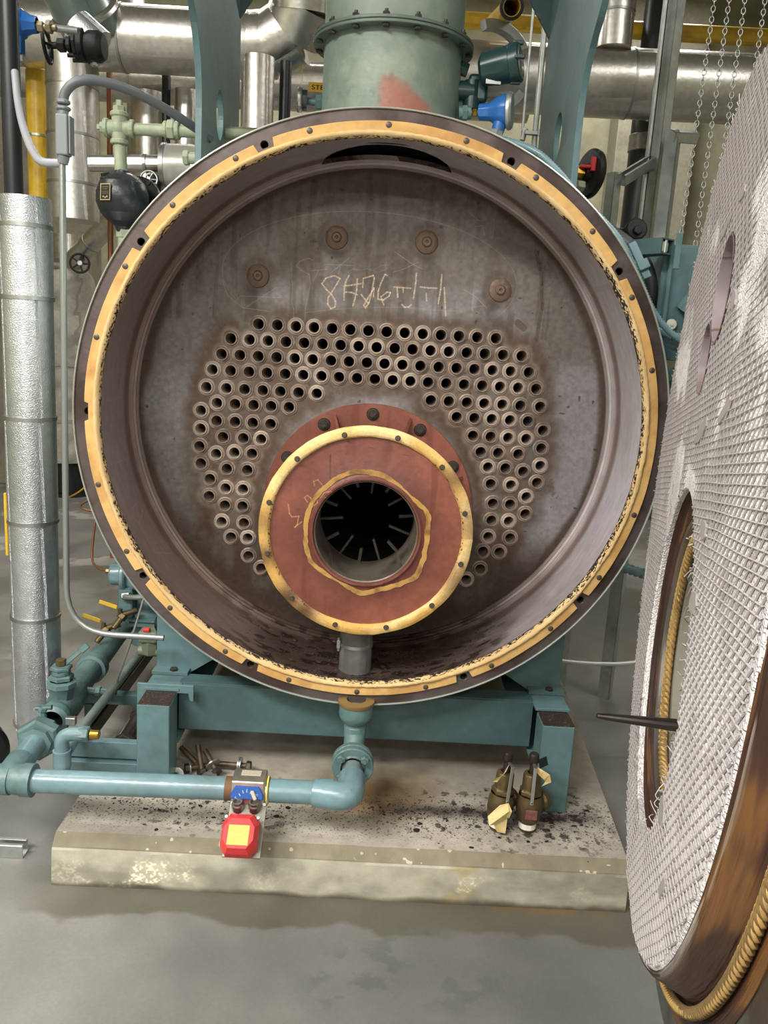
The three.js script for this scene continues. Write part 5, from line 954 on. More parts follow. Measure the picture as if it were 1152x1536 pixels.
  part('clad_stub', cyl([-1.27, 2.7, -1.24], [-1.18, 2.63, -1.24], 0.07, 0.07, 24), matAluStucco, g);
}
{
  const t = thing('pressure_transmitter', 'blue pressure transmitter with a pale label behind the black riser', 'transmitter', [-1.4, 2.53, -1.0]);
  part('housing', [ringX([-1.45, 2.62, -1.0], [1, 0, 0], 0.05, 0.075, 0.006), lathe([[0.045, 0], [0.034, 0.02], [0.03, 0.045], [0.026, 0.046]], [-1.375, 2.62, -1.0], [-0.375, 2.62, -1.0], 8), box(0.05, 0.12, 0.05, -1.408, 2.57, -1.0, 0.01)], matBlue, t);
  const lb = canvasTex(64, 128, (c, w, h) => { c.fillStyle = '#d8d8d2'; c.fillRect(0, 0, w, h); c.fillStyle = '#333'; for (let i = 0; i < 6; i++) c.fillRect(14 + (i % 2) * 18, 20 + i * 14, 12, 8); });
  part('label', mv(new THREE.PlaneGeometry(0.024, 0.058), -1.395, 2.62, -0.9475), M(W, 0.5, 0, { map: lb }), t, true);
  part('fitting', [cyl([-1.34, 2.615, -1.0], [-1.26, 2.615, -1.0], 0.012, 0.012, 12), hex([-1.33, 2.615, -1.0], [1, 0, 0], 0.02, 0.025), hex([-1.295, 2.617, -1.0], [1, 0, 0], 0.024, 0.02)], M(0x9a8c74, 0.45, 0.6), t);
  part('impulse_tube', cyl([-1.3, 2.622, -1.02], [-1.2, 2.626, -1.05], 0.013, 0.013, 12), matGalv, t);
  part('lower_coupling', hex([-1.4, 2.49, -1.0], [0, 1, 0], 0.018, 0.03), matGalv, t);
}

// ---------------------------------------------------------------- sage fittings and float chamber
{
  const t = thing('sage_piping', 'sage green pipe cross with plugs and union leading to the slotted plate', 'pipe fittings', [-0.93, 2.06, -0.7]);
  const c = [-0.935, 2.214, -0.7];
  part('cross', [cyl([c[0] - 0.05, c[1], c[2]], [c[0] + 0.05, c[1], c[2]], 0.026), cyl([c[0], c[1] - 0.05, c[2]], [c[0], c[1] + 0.05, c[2]], 0.026), new THREE.SphereGeometry(0.031, 20, 14).translate(...c), ...[[1, 0], [-1, 0], [0, 1], [0, -1]].map(([x, y]) => ringX([c[0] + x * 0.037, c[1] + y * 0.037, c[2]], [x, y, 0], 0.031, 0.016))], matSage, t);
  part('plug', [hex([c[0], c[1] + 0.052, c[2]], [0, 1, 0], 0.021, 0.02), box(0.02, 0.022, 0.02, c[0], c[1] + 0.08, c[2])], matSage, t);
  part('plug', [hex([c[0] - 0.052, c[1], c[2]], [-1, 0, 0], 0.019, 0.014), box(0.016, 0.018, 0.018, c[0] - 0.07, c[1], c[2])], matSage, t);
  part('level_pipe', cyl([c[0] + 0.04, c[1], c[2]], [-0.4, c[1] + 0.012, c[2]], 0.0205, 0.0205, 20), matSage, t);
  part('union', [hex([-0.768, c[1] + 0.006, c[2]], [1, 0, 0], 0.034, 0.026), ringX([-0.782, c[1] + 0.006, c[2]], [1, 0, 0], 0.028, 0.014), ringX([-0.742, c[1] + 0.006, c[2]], [1, 0, 0], 0.03, 0.016)], matSage, t);
  part('drop_pipe', cyl([c[0], c[1] - 0.04, c[2]], [-0.93, 2.07, -0.7], 0.0215, 0.0215, 20), matSage, t);
  part('side_tee', [cyl([-0.69, 2.13, -0.69], [-0.6, 2.13, -0.69], 0.019), hex([-0.69, 2.13, -0.69], [-1, 0, 0], 0.026, 0.02), hex([-0.655, 2.13, -0.69], [1, 0, 0], 0.03, 0.025), cyl([-0.645, 2.08, -0.69], [-0.645, 2.18, -0.69], 0.02), cyl([-0.65, 2.09, -0.69], [-0.68, 2.06, -0.69], 0.014)], matSage, t);
}
{
  const t = thing('float_chamber', 'black rounded float chamber with a small metal nameplate under the sage fittings', 'float chamber', [-0.93, 1.87, -0.7]);
  part('bowl', [lathe([[0, 0], [0.022, 0], [0.026, 0.018], [0.05, 0.034], [0.076, 0.06], [0.09, 0.095], [0.09, 0.13], [0.078, 0.165], [0.055, 0.188], [0.03, 0.198], [0.026, 0.205], [0, 0.205]], [-0.925, 1.87, -0.7], [-0.925, 2.87, -0.7], 40)], M(0x23282c, 0.38, 0.05, { bumpMap: bumpFine, bumpScale: 0.0012 }), t);
  part('bolt_flange', [ringX([-0.9, 1.98, -0.79], [0.35, 0, -0.94], 0.098, 0.02, 0.004, 36)], matBlack, t);
  for (let k = 0; k < 8; k++) { const a = k * 0.785 + 0.2; part('flange_bolt', cyl([-0.9 + 0.088 * Math.cos(a) * 0.94, 1.98 + 0.088 * Math.sin(a), -0.785 + 0.088 * Math.cos(a) * 0.35], [-0.9 + 0.088 * Math.cos(a) * 0.94 + 0.012, 1.98 + 0.088 * Math.sin(a), -0.785 + 0.088 * Math.cos(a) * 0.35 - 0.035], 0.008, 0.008, 8), matIron, t); }
  part('top_plug', [hex([-0.972, 2.05, -0.67], [-0.2, 1, 0.2], 0.018, 0.012), ringX([-0.97, 2.035, -0.67], [-0.2, 1, 0.2], 0.021, 0.015)], matIron, t);
  part('top_bushing', hex([-0.928, 2.068, -0.7], [0, 1, 0], 0.024, 0.012), matGalv, t);
  const np = canvasTex(128, 160, (c, w, h) => { c.fillStyle = '#26241f'; c.fillRect(0, 0, w, h); c.strokeStyle = '#b9a878'; c.lineWidth = 9; c.strokeRect(6, 6, w - 12, h - 12); c.fillStyle = '#a8a18c'; c.font = '15px sans-serif'; c.fillText('LOW WATER', 20, 38); c.fillText('CUT-OFF', 30, 58); c.fillStyle = '#6c6654'; for (let i = 0; i < 3; i++) c.fillRect(22, 74 + i * 12, 84, 4); c.fillStyle = '#b7ae94'; for (const [x, y] of [[40, 124], [86, 124], [64, 132]]) { c.beginPath(); c.arc(x, y, 9, 0, 7); c.fill(); } });
  part('nameplate', mv(rot(box(0.042, 0.056, 0.003, 0, 0, 0, 0.001), -0.05, -0.35, 0), -0.957, 1.99, -0.6135), matIron, t);
  part('plate_print', mv(rot(new THREE.PlaneGeometry(0.042, 0.056), -0.05, -0.35, 0), -0.9577, 1.9902, -0.6115), M(W, 0.4, 0.3, { map: np }), t, true);
  part('lower_pipe', [cyl([-0.922, 1.87, -0.7], [-0.915, 0.7, -0.7], 0.021, 0.021, 18), hex([-0.922, 1.85, -0.7], [0, 1, 0], 0.026, 0.03)], matSage, t);
}
// ---------------------------------------------------------------- conduits on the left
{
  const t = thing('rigid_conduit', 'thin grey conduit with an inspection fitting, bending in at the bottom to the frame', 'conduit', [-0.92, 0.6, -0.1]);
  part('tube', bent([[-0.911, 2.03, -0.1], [-0.925, 0.59, -0.1], [-0.62, 0.588, -0.1]], 0.0095, 0.15, 14), matConduitGrey, t);
  part('inspection_body', [box(0.036, 0.11, 0.036, -0.906, 2.055, -0.1, 0.006), cyl([-0.91, 1.98, -0.1], [-0.907, 2.0, -0.1], 0.014, 0.017, 16), cyl([-0.906, 2.108, -0.1], [-0.905, 2.122, -0.1], 0.014, 0.014, 16)], matConduit, t);
  part('cover', box(0.006, 0.1, 0.034, -0.884, 2.055, -0.1, 0.003), matConduit, t);
  part('gland_nut', [ringX([-0.905, 2.12, -0.1], [0, 1, 0], 0.0195, 0.01), ringX([-0.905, 2.136, -0.1], [0, 1, 0], 0.0185, 0.012)], matConduit, t);
}
single('flexible_conduit', 'thick dark grey flexible conduit arching over from the inspection fitting to the slotted plate', 'conduit', hose([[-0.905, 2.14, -0.1], [-0.9, 2.165, -0.1], [-0.878, 2.19, -0.1], [-0.84, 2.206, -0.11], [-0.79, 2.208, -0.14], [-0.73, 2.202, -0.2], [-0.65, 2.178, -0.3], [-0.56, 2.14, -0.42]], 0.0135, 60, 14), M(0x5e6468, 0.42));
single('flexible_conduit', 'pale grey flexible conduit sagging from the black riser to the inspection fitting', 'conduit', hose([[-1.24, 2.34, -0.58], [-1.2, 2.24, -0.5], [-1.12, 2.12, -0.35], [-1.04, 2.03, -0.22], [-0.97, 1.985, -0.12], [-0.91, 1.982, -0.1]], 0.012, 60, 14), M(0x9b9ca2, 0.4));

// ---------------------------------------------------------------- burner-side control head and tubing low on the left
{
  const t = thing('float_control', 'teal control body with yellow-handled test cocks low beside the drum', 'control', [-0.88, 0.28, -0.85]);
  part('column', [lathe([[0.05, 0], [0.075, 0.01], [0.075, 0.03], [0.06, 0.04], [0.06, 0.1], [0.078, 0.11], [0.078, 0.14], [0.056, 0.15], [0.056, 0.3], [0, 0.32]], [-0.87, 0.27, -0.85], [-0.87, 1.27, -0.85], 28)], matTealFit, t);
  part('head', [ringX([-1.01, 0.575, -0.8], [1, 0, 0], 0.045, 0.05, 0.008), ringX([-0.965, 0.575, -0.8], [1, 0, 0], 0.062, 0.022, 0.006), lathe([[0.05, 0], [0.058, 0.03], [0.058, 0.12]], [-0.945, 0.56, -0.82], [0.05, 0.56, -0.82], 24)], matTealPipe, t);
  part('switch_box', [box(0.06, 0.13, 0.07, -0.945, 0.465, -0.8, 0.008)], matTealFit, t);
  part('flange', [box(0.13, 0.016, 0.13, -0.87, 0.375, -0.83, 0.004), box(0.13, 0.016, 0.13, -0.87, 0.395, -0.83, 0.004)], matTealFit, t);
  part('flex_tail', [hose([[-0.95, 0.5, -0.75], [-0.9, 0.508, -0.72], [-0.8, 0.53, -0.68]], 0.011, 20, 10), hex([-0.95, 0.5, -0.75], [1, 0.1, 0], 0.016, 0.03)], matGalv, t);
  for (const [x, y, z, dx] of [[-0.935, 0.435, -0.72, -0.06], [-1.0, 0.375, -0.72, -0.075]]) {
    const c = part('test_cock', [cyl([x, y, z], [x - 0.03, y - 0.045, z + 0.04], 0.013, 0.011, 12), hex([x, y, z], [-0.5, -0.7, 0.5], 0.02, 0.022), cyl([x + 0.045, y + 0.012, z - 0.02], [x - 0.005, y, z], 0.012), cyl([x - 0.012, y - 0.006, z + 0.01], [x - 0.012, y + 0.026, z + 0.01], 0.009)], matBronze, t);
    part('yellow_handle', [along(box(0.016, 0.075, 0.005, 0, 0.05, 0, 0.002), [x - 0.012, y + 0.028, z + 0.01], [x - 0.1, y + 0.05, z + 0.0])], matYellow, c);
  }
}
single('pressure_gauge', 'dark round gauge edge-on beside the frame saddle', 'gauge', [ringX([-0.715, 0.52, -0.42], [0.9, 0.1, 0.4], 0.036, 0.02, 0.004, 28), cyl([-0.72, 0.49, -0.42], [-0.72, 0.42, -0.42], 0.008)], matBlack);
{
  const t = thing('small_actuator', 'small green valve body with a red cap under the level conduit', 'valve', [-0.745, 0.38, -0.42]);
  part('body', [box(0.07, 0.045, 0.06, -0.752, 0.47, -0.42, 0.01), hex([-0.75, 0.4, -0.42], [0, 1, 0], 0.03, 0.05), cyl([-0.79, 0.41, -0.42], [-0.7, 0.41, -0.42], 0.018)], M(0x66725c, 0.5), t);
  part('red_cap', box(0.024, 0.012, 0.018, -0.757, 0.498, -0.4, 0.003), matRed, t);
}
single('sensing_tube', 'thin brown copper tube looping down to the teal control head', 'tube', [hose([[-1.02, 0.585, -0.8], [-1.06, 0.585, -0.82], [-1.11, 0.6, -0.88], [-1.13, 0.68, -0.95], [-1.13, 0.77, -1.0], [-1.1, 0.83, -1.02], [-1.0, 0.88, -1.05]], 0.005, 60, 8), hex([-1.03, 0.585, -0.8], [1, 0, 0], 0.01, 0.02)], matCopper);
single('sensing_tube', 'thin brown copper tube bent into a long hairpin above the teal control head', 'tube', hose([[-0.9, 0.98, -1.0], [-1.0, 0.92, -1.0], [-1.16, 0.83, -1.0], [-1.2, 0.8, -1.0], [-1.18, 0.785, -1.0], [-1.05, 0.79, -1.0], [-0.9, 0.8, -1.0]], 0.005, 50, 8), matCopper);
single('strut_offcut', 'short offcut of galvanised strut channel lying on the floor', 'strut', [box(0.1, 0.004, 0.04, -1.0, 0.002, 0.19, 0.001), box(0.1, 0.04, 0.003, -1.0, 0.02, 0.171, 0.001), box(0.1, 0.04, 0.003, -1.0, 0.02, 0.209, 0.001), box(0.1, 0.003, 0.011, -1.0, 0.04, 0.176, 0.001), box(0.1, 0.003, 0.011, -1.0, 0.04, 0.204, 0.001)], matGalv);
single('rubber_wheel', 'dark rubber wheel edge standing on the floor beside the silver riser', 'wheel', [lathe([[0.05, 0], [0.1, 0.006], [0.115, 0.02], [0.115, 0.06], [0.1, 0.074], [0.05, 0.08], [0.05, 0]], [-1.3, 0.115, -0.2], [-0.8, 0.115, 0.45], 36)], matBlack);
single('yellow_strip', 'yellow plastic strip hanging against the outer side of the silver riser', 'strip', [box(0.012, 0.24, 0.03, -1.334, 0.8, -0.62, 0.004)], matYellow);
single('yellow_cable', 'thin yellow cable strand hanging by the far wall below the grey jacket', 'cable', hose([[-2.7, 0.01, -4.85], [-2.55, 0.1, -4.75], [-2.42, 0.22, -4.75], [-2.3, 0.35, -4.8], [-2.32, 0.6, -5.0], [-2.5, 0.85, -5.08]], 0.008, 24, 8), matYellow);

// ---------------------------------------------------------------- stack instruments
{
  const t = thing('stack_transmitter', 'dark green two-chamber transmitter on the side of the stack', 'transmitter', [0.3, 2.25, -0.33]);
  const m = M(0x1f3a3a, 0.32, 0.05);
  part('housing', [lathe([[0, 0], [0.03, 0], [0.046, 0.01], [0.05, 0.05], [0.052, 0.09], [0.055, 0.092], [0.055, 0.118], [0.05, 0.122]], [0.262, 2.352, -0.3], [1.262, 2.52, 0.05], 32), box(0.06, 0.08, 0.06, 0.262, 2.31, -0.34, 0.012)], m, t);
  const d = [0.924, 0.16, 0.347];
  part('window_cover', lathe([[0, 0.116], [0.036, 0.118], [0.04, 0.124], [0.046, 0.124], [0.048, 0.118]], [0.262, 2.352, -0.3], [1.262, 2.52, 0.05], 32), matSteel, t);
  for (const a of [0, 90, 180, 270]) { const p = [0.262 + 0.11 * 0.93, 2.352 + 0.11 * 0.16 + 0.054 * Math.cos(a * D2), -0.3 + 0.11 * 0.33 + 0.054 * Math.sin(a * D2)]; part('cover_lug', box(0.03, 0.012, 0.012, ...p, 0.003), m, t); }
  part('tag_plate', box(0.045, 0.022, 0.002, 0.3, 2.318, -0.262, 0.001), matGalv, t);
  part('mount', [cyl([0.245, 2.33, -0.33], [0.245, 2.25, -0.33], 0.026), hex([0.245, 2.235, -0.33], [0, 1, 0], 0.022, 0.02), cyl([0.265, 2.3, -0.33], [0.265, 2.235, -0.33], 0.012), cyl([0.2, 2.3, -0.33], [0.25, 2.3, -0.33], 0.03), hex([0.19, 2.37, -0.33], [1, -0.3, 0], 0.02, 0.04)], m, t);
}
{
  const t = thing('temperature_head', 'bright blue sensor head screwed into the side of the stack', 'sensor', [0.3, 2.17, -0.28]);
  part('thermowell', [cyl([0.205, 2.226, -0.28], [0.242, 2.229, -0.28], 0.02, 0.018), hex([0.215, 2.227, -0.28], [1, 0.05, 0], 0.022, 0.018), cyl([0.24, 2.229, -0.28], [0.268, 2.231, -0.28], 0.008)], matTealFit, t);
  part('brass_nipple', hex([0.246, 2.23, -0.28], [1, 0.05, 0], 0.011, 0.014), matBrass, t);
  part('head', [lathe([[0, 0], [0.023, 0.001], [0.024, 0.02], [0.026, 0.034], [0.04, 0.055], [0.047, 0.075], [0.047, 0.083], [0, 0.085]], [0.266, 2.232, -0.28], [1.2, 2.26, -0.02], 32), cyl([0.335, 2.225, -0.258], [0.322, 2.175, -0.25], 0.021, 0.019, 20)], matBlue, t);
  part('cap', lathe([[0.0478, 0.083], [0.052, 0.086], [0.052, 0.094], [0.047, 0.1], [0, 0.103]], [0.266, 2.232, -0.28], [1.2, 2.26, -0.02], 32), matGalv, t);
  part('cable_gland', [hex([0.322, 2.178, -0.25], [-0.2, -1, 0.1], 0.02, 0.022)], matConduit, t);
}
single('ribbed_conduit', 'teal ribbed conduit running from the blue sensor head down the rim of the drum', 'conduit', (() => {
  const c = new THREE.CatmullRomCurve3([[0.32, 2.158, -0.25], [0.335, 2.15, -0.235], [0.37, 2.135, -0.2], [0.43, 2.105, -0.16], [0.49, 2.055, -0.14], [0.545, 2.0, -0.13], [0.6, 1.95, -0.12], [0.68, 1.872, -0.1], [0.745, 1.76, -0.08], [0.79, 1.675, -0.06], [0.84, 1.622, -0.05], [0.93, 1.57, -0.05]].map((q) => V(...q)), false, 'centripetal');
  return [sweep(c.getSpacedPoints(420), (i) => (i % 4 < 2 ? 0.0105 : 0.0088), 12)];
})(), matTealPipe);
{
  const t = thing('draft_gauge', 'small round bezel gauge edge-on beside the stack base', 'gauge', [-0.3, 2.2, -0.5]);
  part('bezel', [lathe([[0, 0], [0.034, 0], [0.036, 0.003], [0.036, 0.012], [0.034, 0.015], [0, 0.015]], [-0.277, 2.27, -0.42], [-1.27, 2.28, -0.32], 36)], matSteel, t);
  part('case', [lathe([[0, 0], [0.03, 0], [0.03, 0.02], [0, 0.02]], [-0.262, 2.27, -0.42], [-1.26, 2.28, -0.32], 30)], matBlack, t);
  part('nipple', [cyl([-0.262, 2.268, -0.42], [-0.2, 2.265, -0.42], 0.011), hex([-0.235, 2.267, -0.42], [1, 0, 0], 0.022, 0.035)], matTealDark, t);
}
{
  const st = canvasTex(256, 96, (c, w, h) => { c.fillStyle = '#d9a91e'; c.fillRect(0, 0, w, h); c.fillStyle = '#1d1a12'; c.font = 'bold 66px sans-serif'; c.fillText('STEAM', 22, 72); });
  const t = single('pipe_marker', 'yellow pipe marker reading STEAM wrapped on a far pipe beside the stack', 'sign', [box(0.2, 0.058, 0.006, -0.44, 3.115, -3.348, 0.001)], M(0xd9a91e, 0.5));
  t.base = t.position.toArray(); part('print', mv(new THREE.PlaneGeometry(0.196, 0.056), -0.44, 3.115, -3.3445), M(W, 0.5, 0, { map: st }), t, true);
  single('hazard_tag', 'small yellow tag with a dark mark hung under the gauge by the stack', 'tag', [box(0.035, 0.045, 0.003, -0.36, 2.33, -1.2, 0.001), cyl([-0.36, 2.35, -1.2], [-0.5, 3.0, -2.55], 0.0015, 0.0015, 6)], matYellow);
}
// ---------------------------------------------------------------- right side, far
cladPipe('clad_header', 'wide silver header pipe crossing behind the steel posts and chains', [0.2, 3.06, -2.75], [4.9, 3.13, -2.75], 0.183, [0.75, 1.15, 1.3, 2.4], matAlu);
cladPipe('clad_riser', 'short silver stub rising from the wide header beside the steel post', [1.22, 3.22, -2.65], [1.215, 3.75, -2.65], 0.098, [0.18], matAlu);
cladPipe('clad_header', 'upper silver pipe crossing above the steel posts and chains', [0.95, 3.78, -2.7], [4.9, 3.86, -2.7], 0.13, [0.6, 1.3], M(W, 0.45, 0.5, { map: grime([146, 148, 150], [120, 120, 122], 0.6, 291, 4) }));
cladPipe('gas_pipe', 'long yellow pipe running level just above the wide silver header', [0.1, 3.56, -3.35], [4.9, 3.6, -3.35], 0.05, [1.2], matYellow);
{
  const t = thing('gas_pipe', 'short open-ended yellow branch slanting off the long yellow pipe beside the stack', 'pipe', [0.57, 3.5, -3.3]), a = [0.6, 3.54, -3.33], b = [0.591, 3.271, -2.3];
  const L = dist(a, b), u = [0, 1, 2].map((k) => a[k] + (b[k] - a[k]) / L);
  part('pipe', lathe([[0.05, 0], [0.05, L], [0.042, L], [0.042, 0.1]], a, u, 28), matYellow, t);
  part('open_end', lathe([[0.05, L - 0.03], [0.062, L - 0.026], [0.062, L], [0.046, L + 0.003], [0.042, L - 0.03]], a, u, 28), matBlack, t);
}
single('pipe_hanger', 'grey curved hanger strap round the wide header beside the slotted plate', 'hanger', [(() => { const g = ext((() => { const s = new THREE.Shape(); s.absarc(0, 0, 0.235, -1.9, 1.9, false); s.absarc(0, 0, 0.19, 1.9, -1.9, true); return s; })(), 0.06, 0.002, 40); g.rotateY(0.35); g.translate(0.53, 3.06, -2.6); return g; })(), cyl([0.62, 3.25, -2.6], [0.62, 4.95, -2.6], 0.012)], M(W, 0.5, 0.5, { map: grime([150, 152, 152], [110, 112, 112], 0.6, 292, 5) }));
single('bare_tube', 'bright thin steel tube dropping beside the slotted plate', 'tube', cyl([0.655, 2.0, -1.6], [0.655, 4.9, -1.6], 0.013, 0.013, 14), matGalv);
single('copper_tube', 'thin copper tube dropping beside the bright steel tube', 'tube', cyl([0.688, 2.0, -1.62], [0.688, 4.9, -1.62], 0.009, 0.009, 12), matCopper);
{
  const t = single('hanger_rod', 'fine threaded rod with a small strut clamp near the blue sensor head', 'rod', cyl([0.597, 2.47, -1.6], [0.605, 4.9, -1.6], 0.006, 0.006, 8), matGalv); t.base = t.position.toArray();
  part('clamp', [box(0.06, 0.018, 0.02, 0.635, 2.5, -1.585, 0.003), box(0.012, 0.034, 0.012, 0.672, 2.502, -1.57, 0.002), cyl([0.6, 2.47, -1.6], [0.61, 2.52, -1.6], 0.012)], matGalv, t);
}
single('soil_pipe', 'black pipe with a silver coupling band standing before the far wall', 'pipe', [cyl([1.65, 0, -3.3], [1.65, 4.9, -3.3], 0.1, 0.1, 28)], matBlackPipe).base = [0, 0, 0];
single('coupling_band', 'silver ribbed coupling band round the black pipe', 'coupling', [lathe([[0.101, 0], [0.108, 0.004], [0.105, 0.03], [0.108, 0.05], [0.105, 0.07], [0.108, 0.1], [0.101, 0.105]], [1.65, 2.84, -3.3], [1.65, 3.84, -3.3], 32), box(0.03, 0.1, 0.02, 1.65, 2.89, -3.185, 0.003)], matSteel);
{
  const strut = (a, b, roll, slots, s = 0.041) => {         // channel with slotted web
    const L = dist(a, b), w = new THREE.Shape([[-s / 2, 0], [s / 2, 0], [s / 2, L], [-s / 2, L]].map(([x, y]) => new THREE.Vector2(x, y)));
    if (slots) for (let y = 0.04; y < L - 0.03; y += 0.048) { const p = new THREE.Path(); p.absellipse(0, y, 0.0068, 0.0125, 0, 6.2832); w.holes.push(p); }
    const web = ext(w, 0.0028, 0, 10), gs = [mv(web, 0, 0, s / 2 - 0.0028)];
    for (const q of [-1, 1]) { gs.push(box(0.0028, L, s, q * (s / 2 - 0.0014), L / 2, 0, 0)); gs.push(box(0.009, L, 0.0028, q * (s / 2 - 0.005), L / 2, -s / 2, 0)); }
    return gs.map((g) => along(clean(g), a, b, roll));
  };
  const f = thing('strut_stand', 'galvanised steel strut frame with a slotted diagonal rail between posts', 'frame', [1.1, 0, -1.2]);
  part('tall_post', [...strut([1.118, 1.2, -1.25], [1.118, 5.0, -1.25], 0.5, false, 0.046), ...strut([1.088, 1.2, -1.28], [1.088, 5.0, -1.28], Math.PI, false, 0.03)], matGalv, f);
  part('short_post', strut([1.14, 0, -1.17], [1.142, 2.44, -1.17], 1.0, true, 0.05), matGalv, f);
  part('near_post', strut([0.915, 0, -1.15], [0.917, 2.265, -1.15], 0.6, false), matGalv, f);
  part('slotted_rail', strut([0.94, 2.235, -1.13], [1.12, 2.36, -1.28], Math.PI - 0.6, true), matGalv, f);
  part('cross_arm', strut([1.13, 2.418, -1.15], [1.24, 2.43, -1.2], 0.9, false), matGalv, f);
}
{
  const link = merge(new THREE.TorusGeometry(0.0085, 0.0019, 6, 14)); { const p = link.attributes.position; for (let i = 0; i < p.count; i++) p.setY(i, p.getY(i) * 1.55); } link.computeVertexNormals(); boxUV(link);
  const labels = ['leftmost of the four steel hoist chains hanging past the far wall', 'second from the left of the four hanging steel hoist chains', 'third from the left of the four hanging steel hoist chains', 'rightmost of the four hanging steel hoist chains, nearest the pale door'];
  [[1.352, 1.332], [1.415, 1.405], [1.482, 1.475], [1.568, 1.56]].forEach(([x0, x1], i) => {
    const t = thing('hoist_chain', labels[i], 'chain', [x0, 1.9, -1.5]);
    for (let k = 0; k < 58; k++) { const y = 3.06 - k * 0.0208; put('link', link, matGalv, t, [mix(x0, x1, k / 58), y, -1.5], [0, k % 2 ? 1.2 : -0.25, (x0 - x1) / 1.2]); }
    part('top_run', cyl([x0, 3.07, -1.5], [x0 + 0.005, 4.95, -1.5], 0.006, 0.006, 6), matGalv, t);
  });
}
{
  const t = thing('round_valve', 'black round valve head with a small red lever edge-on beyond the slotted plate', 'valve', [0.9, 2.2, -1.5]);
  part('disc', lathe([[0, 0], [0.095, 0.002], [0.105, 0.01], [0.105, 0.024], [0.095, 0.032], [0.04, 0.036], [0.035, 0.06], [0, 0.062]], [0.915, 2.325, -1.5], [0.015, 2.35, -1.15], 40), matBlack, t);
  part('neck', [hex([0.86, 2.325, -1.48], [-1, 0, 0.3], 0.03, 0.05), cyl([0.765, 2.34, -1.45], [0.765, 1.66, -1.45], 0.02), cyl([0.87, 2.325, -1.48], [0.76, 2.32, -1.45], 0.02)], matBrass, t);
  part('red_lever', [box(0.022, 0.06, 0.02, 0.895, 2.355, -1.44, 0.005), cyl([0.84, 2.345, -1.45], [0.895, 2.345, -1.44], 0.008)], matRed, t);
  part('flange_bolt', [hex([0.865, 2.265, -1.46], [-1, 0, 0.3], 0.025, 0.035)], matSage, t);
}
single('black_clamp', 'black pipe clamp and bolt behind the rim of the drum', 'clamp', [ringX([0.975, 2.02, -1.0], [0, 0.2, 1], 0.042, 0.05, 0.006), hex([0.975, 2.02, -0.95], [0, 0.2, 1], 0.018, 0.02), cyl([0.86, 2.0, -1.02], [0.95, 2.01, -1.02], 0.03), box(0.09, 0.04, 0.05, 0.93, 1.97, -1.02, 0.01)], matIron);
// ---------------------------------------------------------------- teal hinge post and boxes at the right of the drum
{
  const t = thing('hinge_post', 'teal hinge post and panel bolted beside the drum on the door side', 'bracket', [0.95, 0.9, -0.2]);
  part('panel', [box(0.012, 0.34, 0.3, 0.868, 1.71, -0.34, 0.003), box(0.22, 0.34, 0.012, 0.96, 1.71, -0.22, 0.003), box(0.22, 0.012, 0.25, 0.965, 1.878, -0.34, 0.002)], matTeal, t);
  part('lower_web', [box(0.24, 0.2, 0.02, 0.97, 1.42, -0.22, 0.003), box(0.14, 0.3, 0.14, 1.03, 1.2, -0.2, 0.004)], matTealDark, t);
  part('round_boss', cyl([0.93, 1.69, -0.2], [0.985, 1.8, -0.16], 0.03, 0.026, 20), matTeal, t);
  part('lower_boss', [cyl([0.865, 1.5, -0.22], [0.865, 1.5, -0.12], 0.028, 0.028, 20)], matTeal, t);
}
{
  const t = thing('limit_box', 'small open-ended teal tube bracket over the hinge panel with wires inside', 'bracket', [0.82, 1.84, -0.2]);
  const o = poly([[0, 0], [0.058, 0], [0.058, 0.045], [0, 0.045]]); o.holes.push(new THREE.Path([[0.004, 0.004], [0.054, 0.004], [0.054, 0.041], [0.004, 0.041]].map(([x, y]) => new THREE.Vector2(x, y))));
  part('tube', mv(rot(ext(o, 0.12, 0), 0, 0.6, 0), 0.745, 1.845, -0.23), matTealDark, t);
  part('tab', [box(0.018, 0.1, 0.006, 0.852, 1.85, -0.1, 0.002)], matTeal, t);
  part('terminal', [box(0.012, 0.03, 0.02, 0.822, 1.867, -0.155, 0.002), box(0.01, 0.024, 0.02, 0.836, 1.866, -0.165, 0.002), cyl([0.83, 1.85, -0.15], [0.83, 1.885, -0.15], 0.006)], matGalv, t);
}
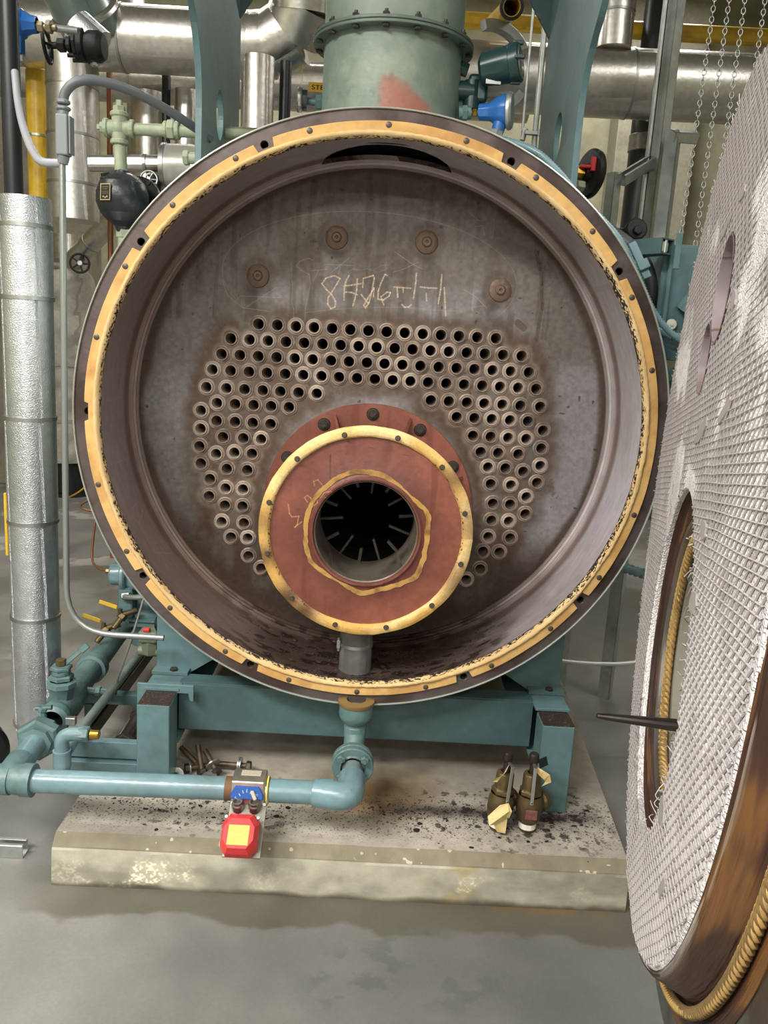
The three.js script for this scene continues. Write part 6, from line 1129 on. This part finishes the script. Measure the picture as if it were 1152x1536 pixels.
single('black_hose', 'black rubber hose curving down between the drum rim and the hinge panel', 'hose', hose([[0.7, 1.93, -0.32], [0.765, 1.88, -0.28], [0.82, 1.82, -0.27], [0.845, 1.74, -0.27], [0.84, 1.64, -0.28], [0.82, 1.55, -0.3]], 0.019, 50, 14), M(0x3a3b3d, 0.5));
single('latch_plate', 'narrow teal latch plate leaning on the drum rim', 'latch', [along(box(0.024, 0.115, 0.008, 0, 0.058, 0, 0.003), [0.775, 1.77, -0.1], [0.722, 1.875, -0.13]), along(box(0.034, 0.03, 0.016, 0, 0.04, 0.008, 0.004), [0.775, 1.77, -0.1], [0.722, 1.875, -0.13])], matTealPipe);
single('white_knob', 'round white knob with a centre screw on the hinge panel', 'knob', [lathe([[0, 0.012], [0.004, 0.013], [0.006, 0.009], [0.014, 0.008], [0.0165, 0.005], [0.0165, 0]], [0.895, 1.648, -0.205], [0.895, 1.648, 0.8], 28)], M(0xd9d8c8, 0.45));
single('conduit_loop', 'teal ribbed conduit loop hanging under the white knob', 'conduit', (() => { const c = new THREE.CatmullRomCurve3([[1.0, 1.78, -0.18], [1.0, 1.7, -0.17], [0.985, 1.645, -0.17], [0.95, 1.618, -0.17], [0.9, 1.612, -0.17], [0.85, 1.63, -0.18]].map((q) => V(...q))); return [sweep(c.getSpacedPoints(160), (i) => (i % 4 < 2 ? 0.013 : 0.011), 12)]; })(), matTealPipe);
single('ribbed_conduit', 'short blue-grey ribbed conduit low behind the door edge', 'conduit', (() => { const c = new THREE.CatmullRomCurve3([[0.78, 0.86, -0.4], [0.88, 0.83, -0.4], [0.99, 0.8, -0.4], [1.15, 0.74, -0.42]].map((q) => V(...q))); return [sweep(c.getSpacedPoints(120), (i) => (i % 6 < 3 ? 0.019 : 0.0155), 14)]; })(), matTealPipe);
single('floor_conduit', 'thin white conduit running level just above the floor beyond the frame', 'conduit', [hose([[0.68, 0.32, -0.8], [0.9, 0.298, -0.82], [1.0, 0.294, -0.83], [1.12, 0.3, -0.84], [1.4, 0.34, -0.9]], 0.009, 40, 12), cyl([1.4, 0.34, -0.9], [1.42, 0, -0.9], 0.009)], M(0xc4c6c2, 0.35, 0.4));

scene.traverse((o) => { if (o.isLight) o.castShadow = true; });
renderer.render(scene, camera);
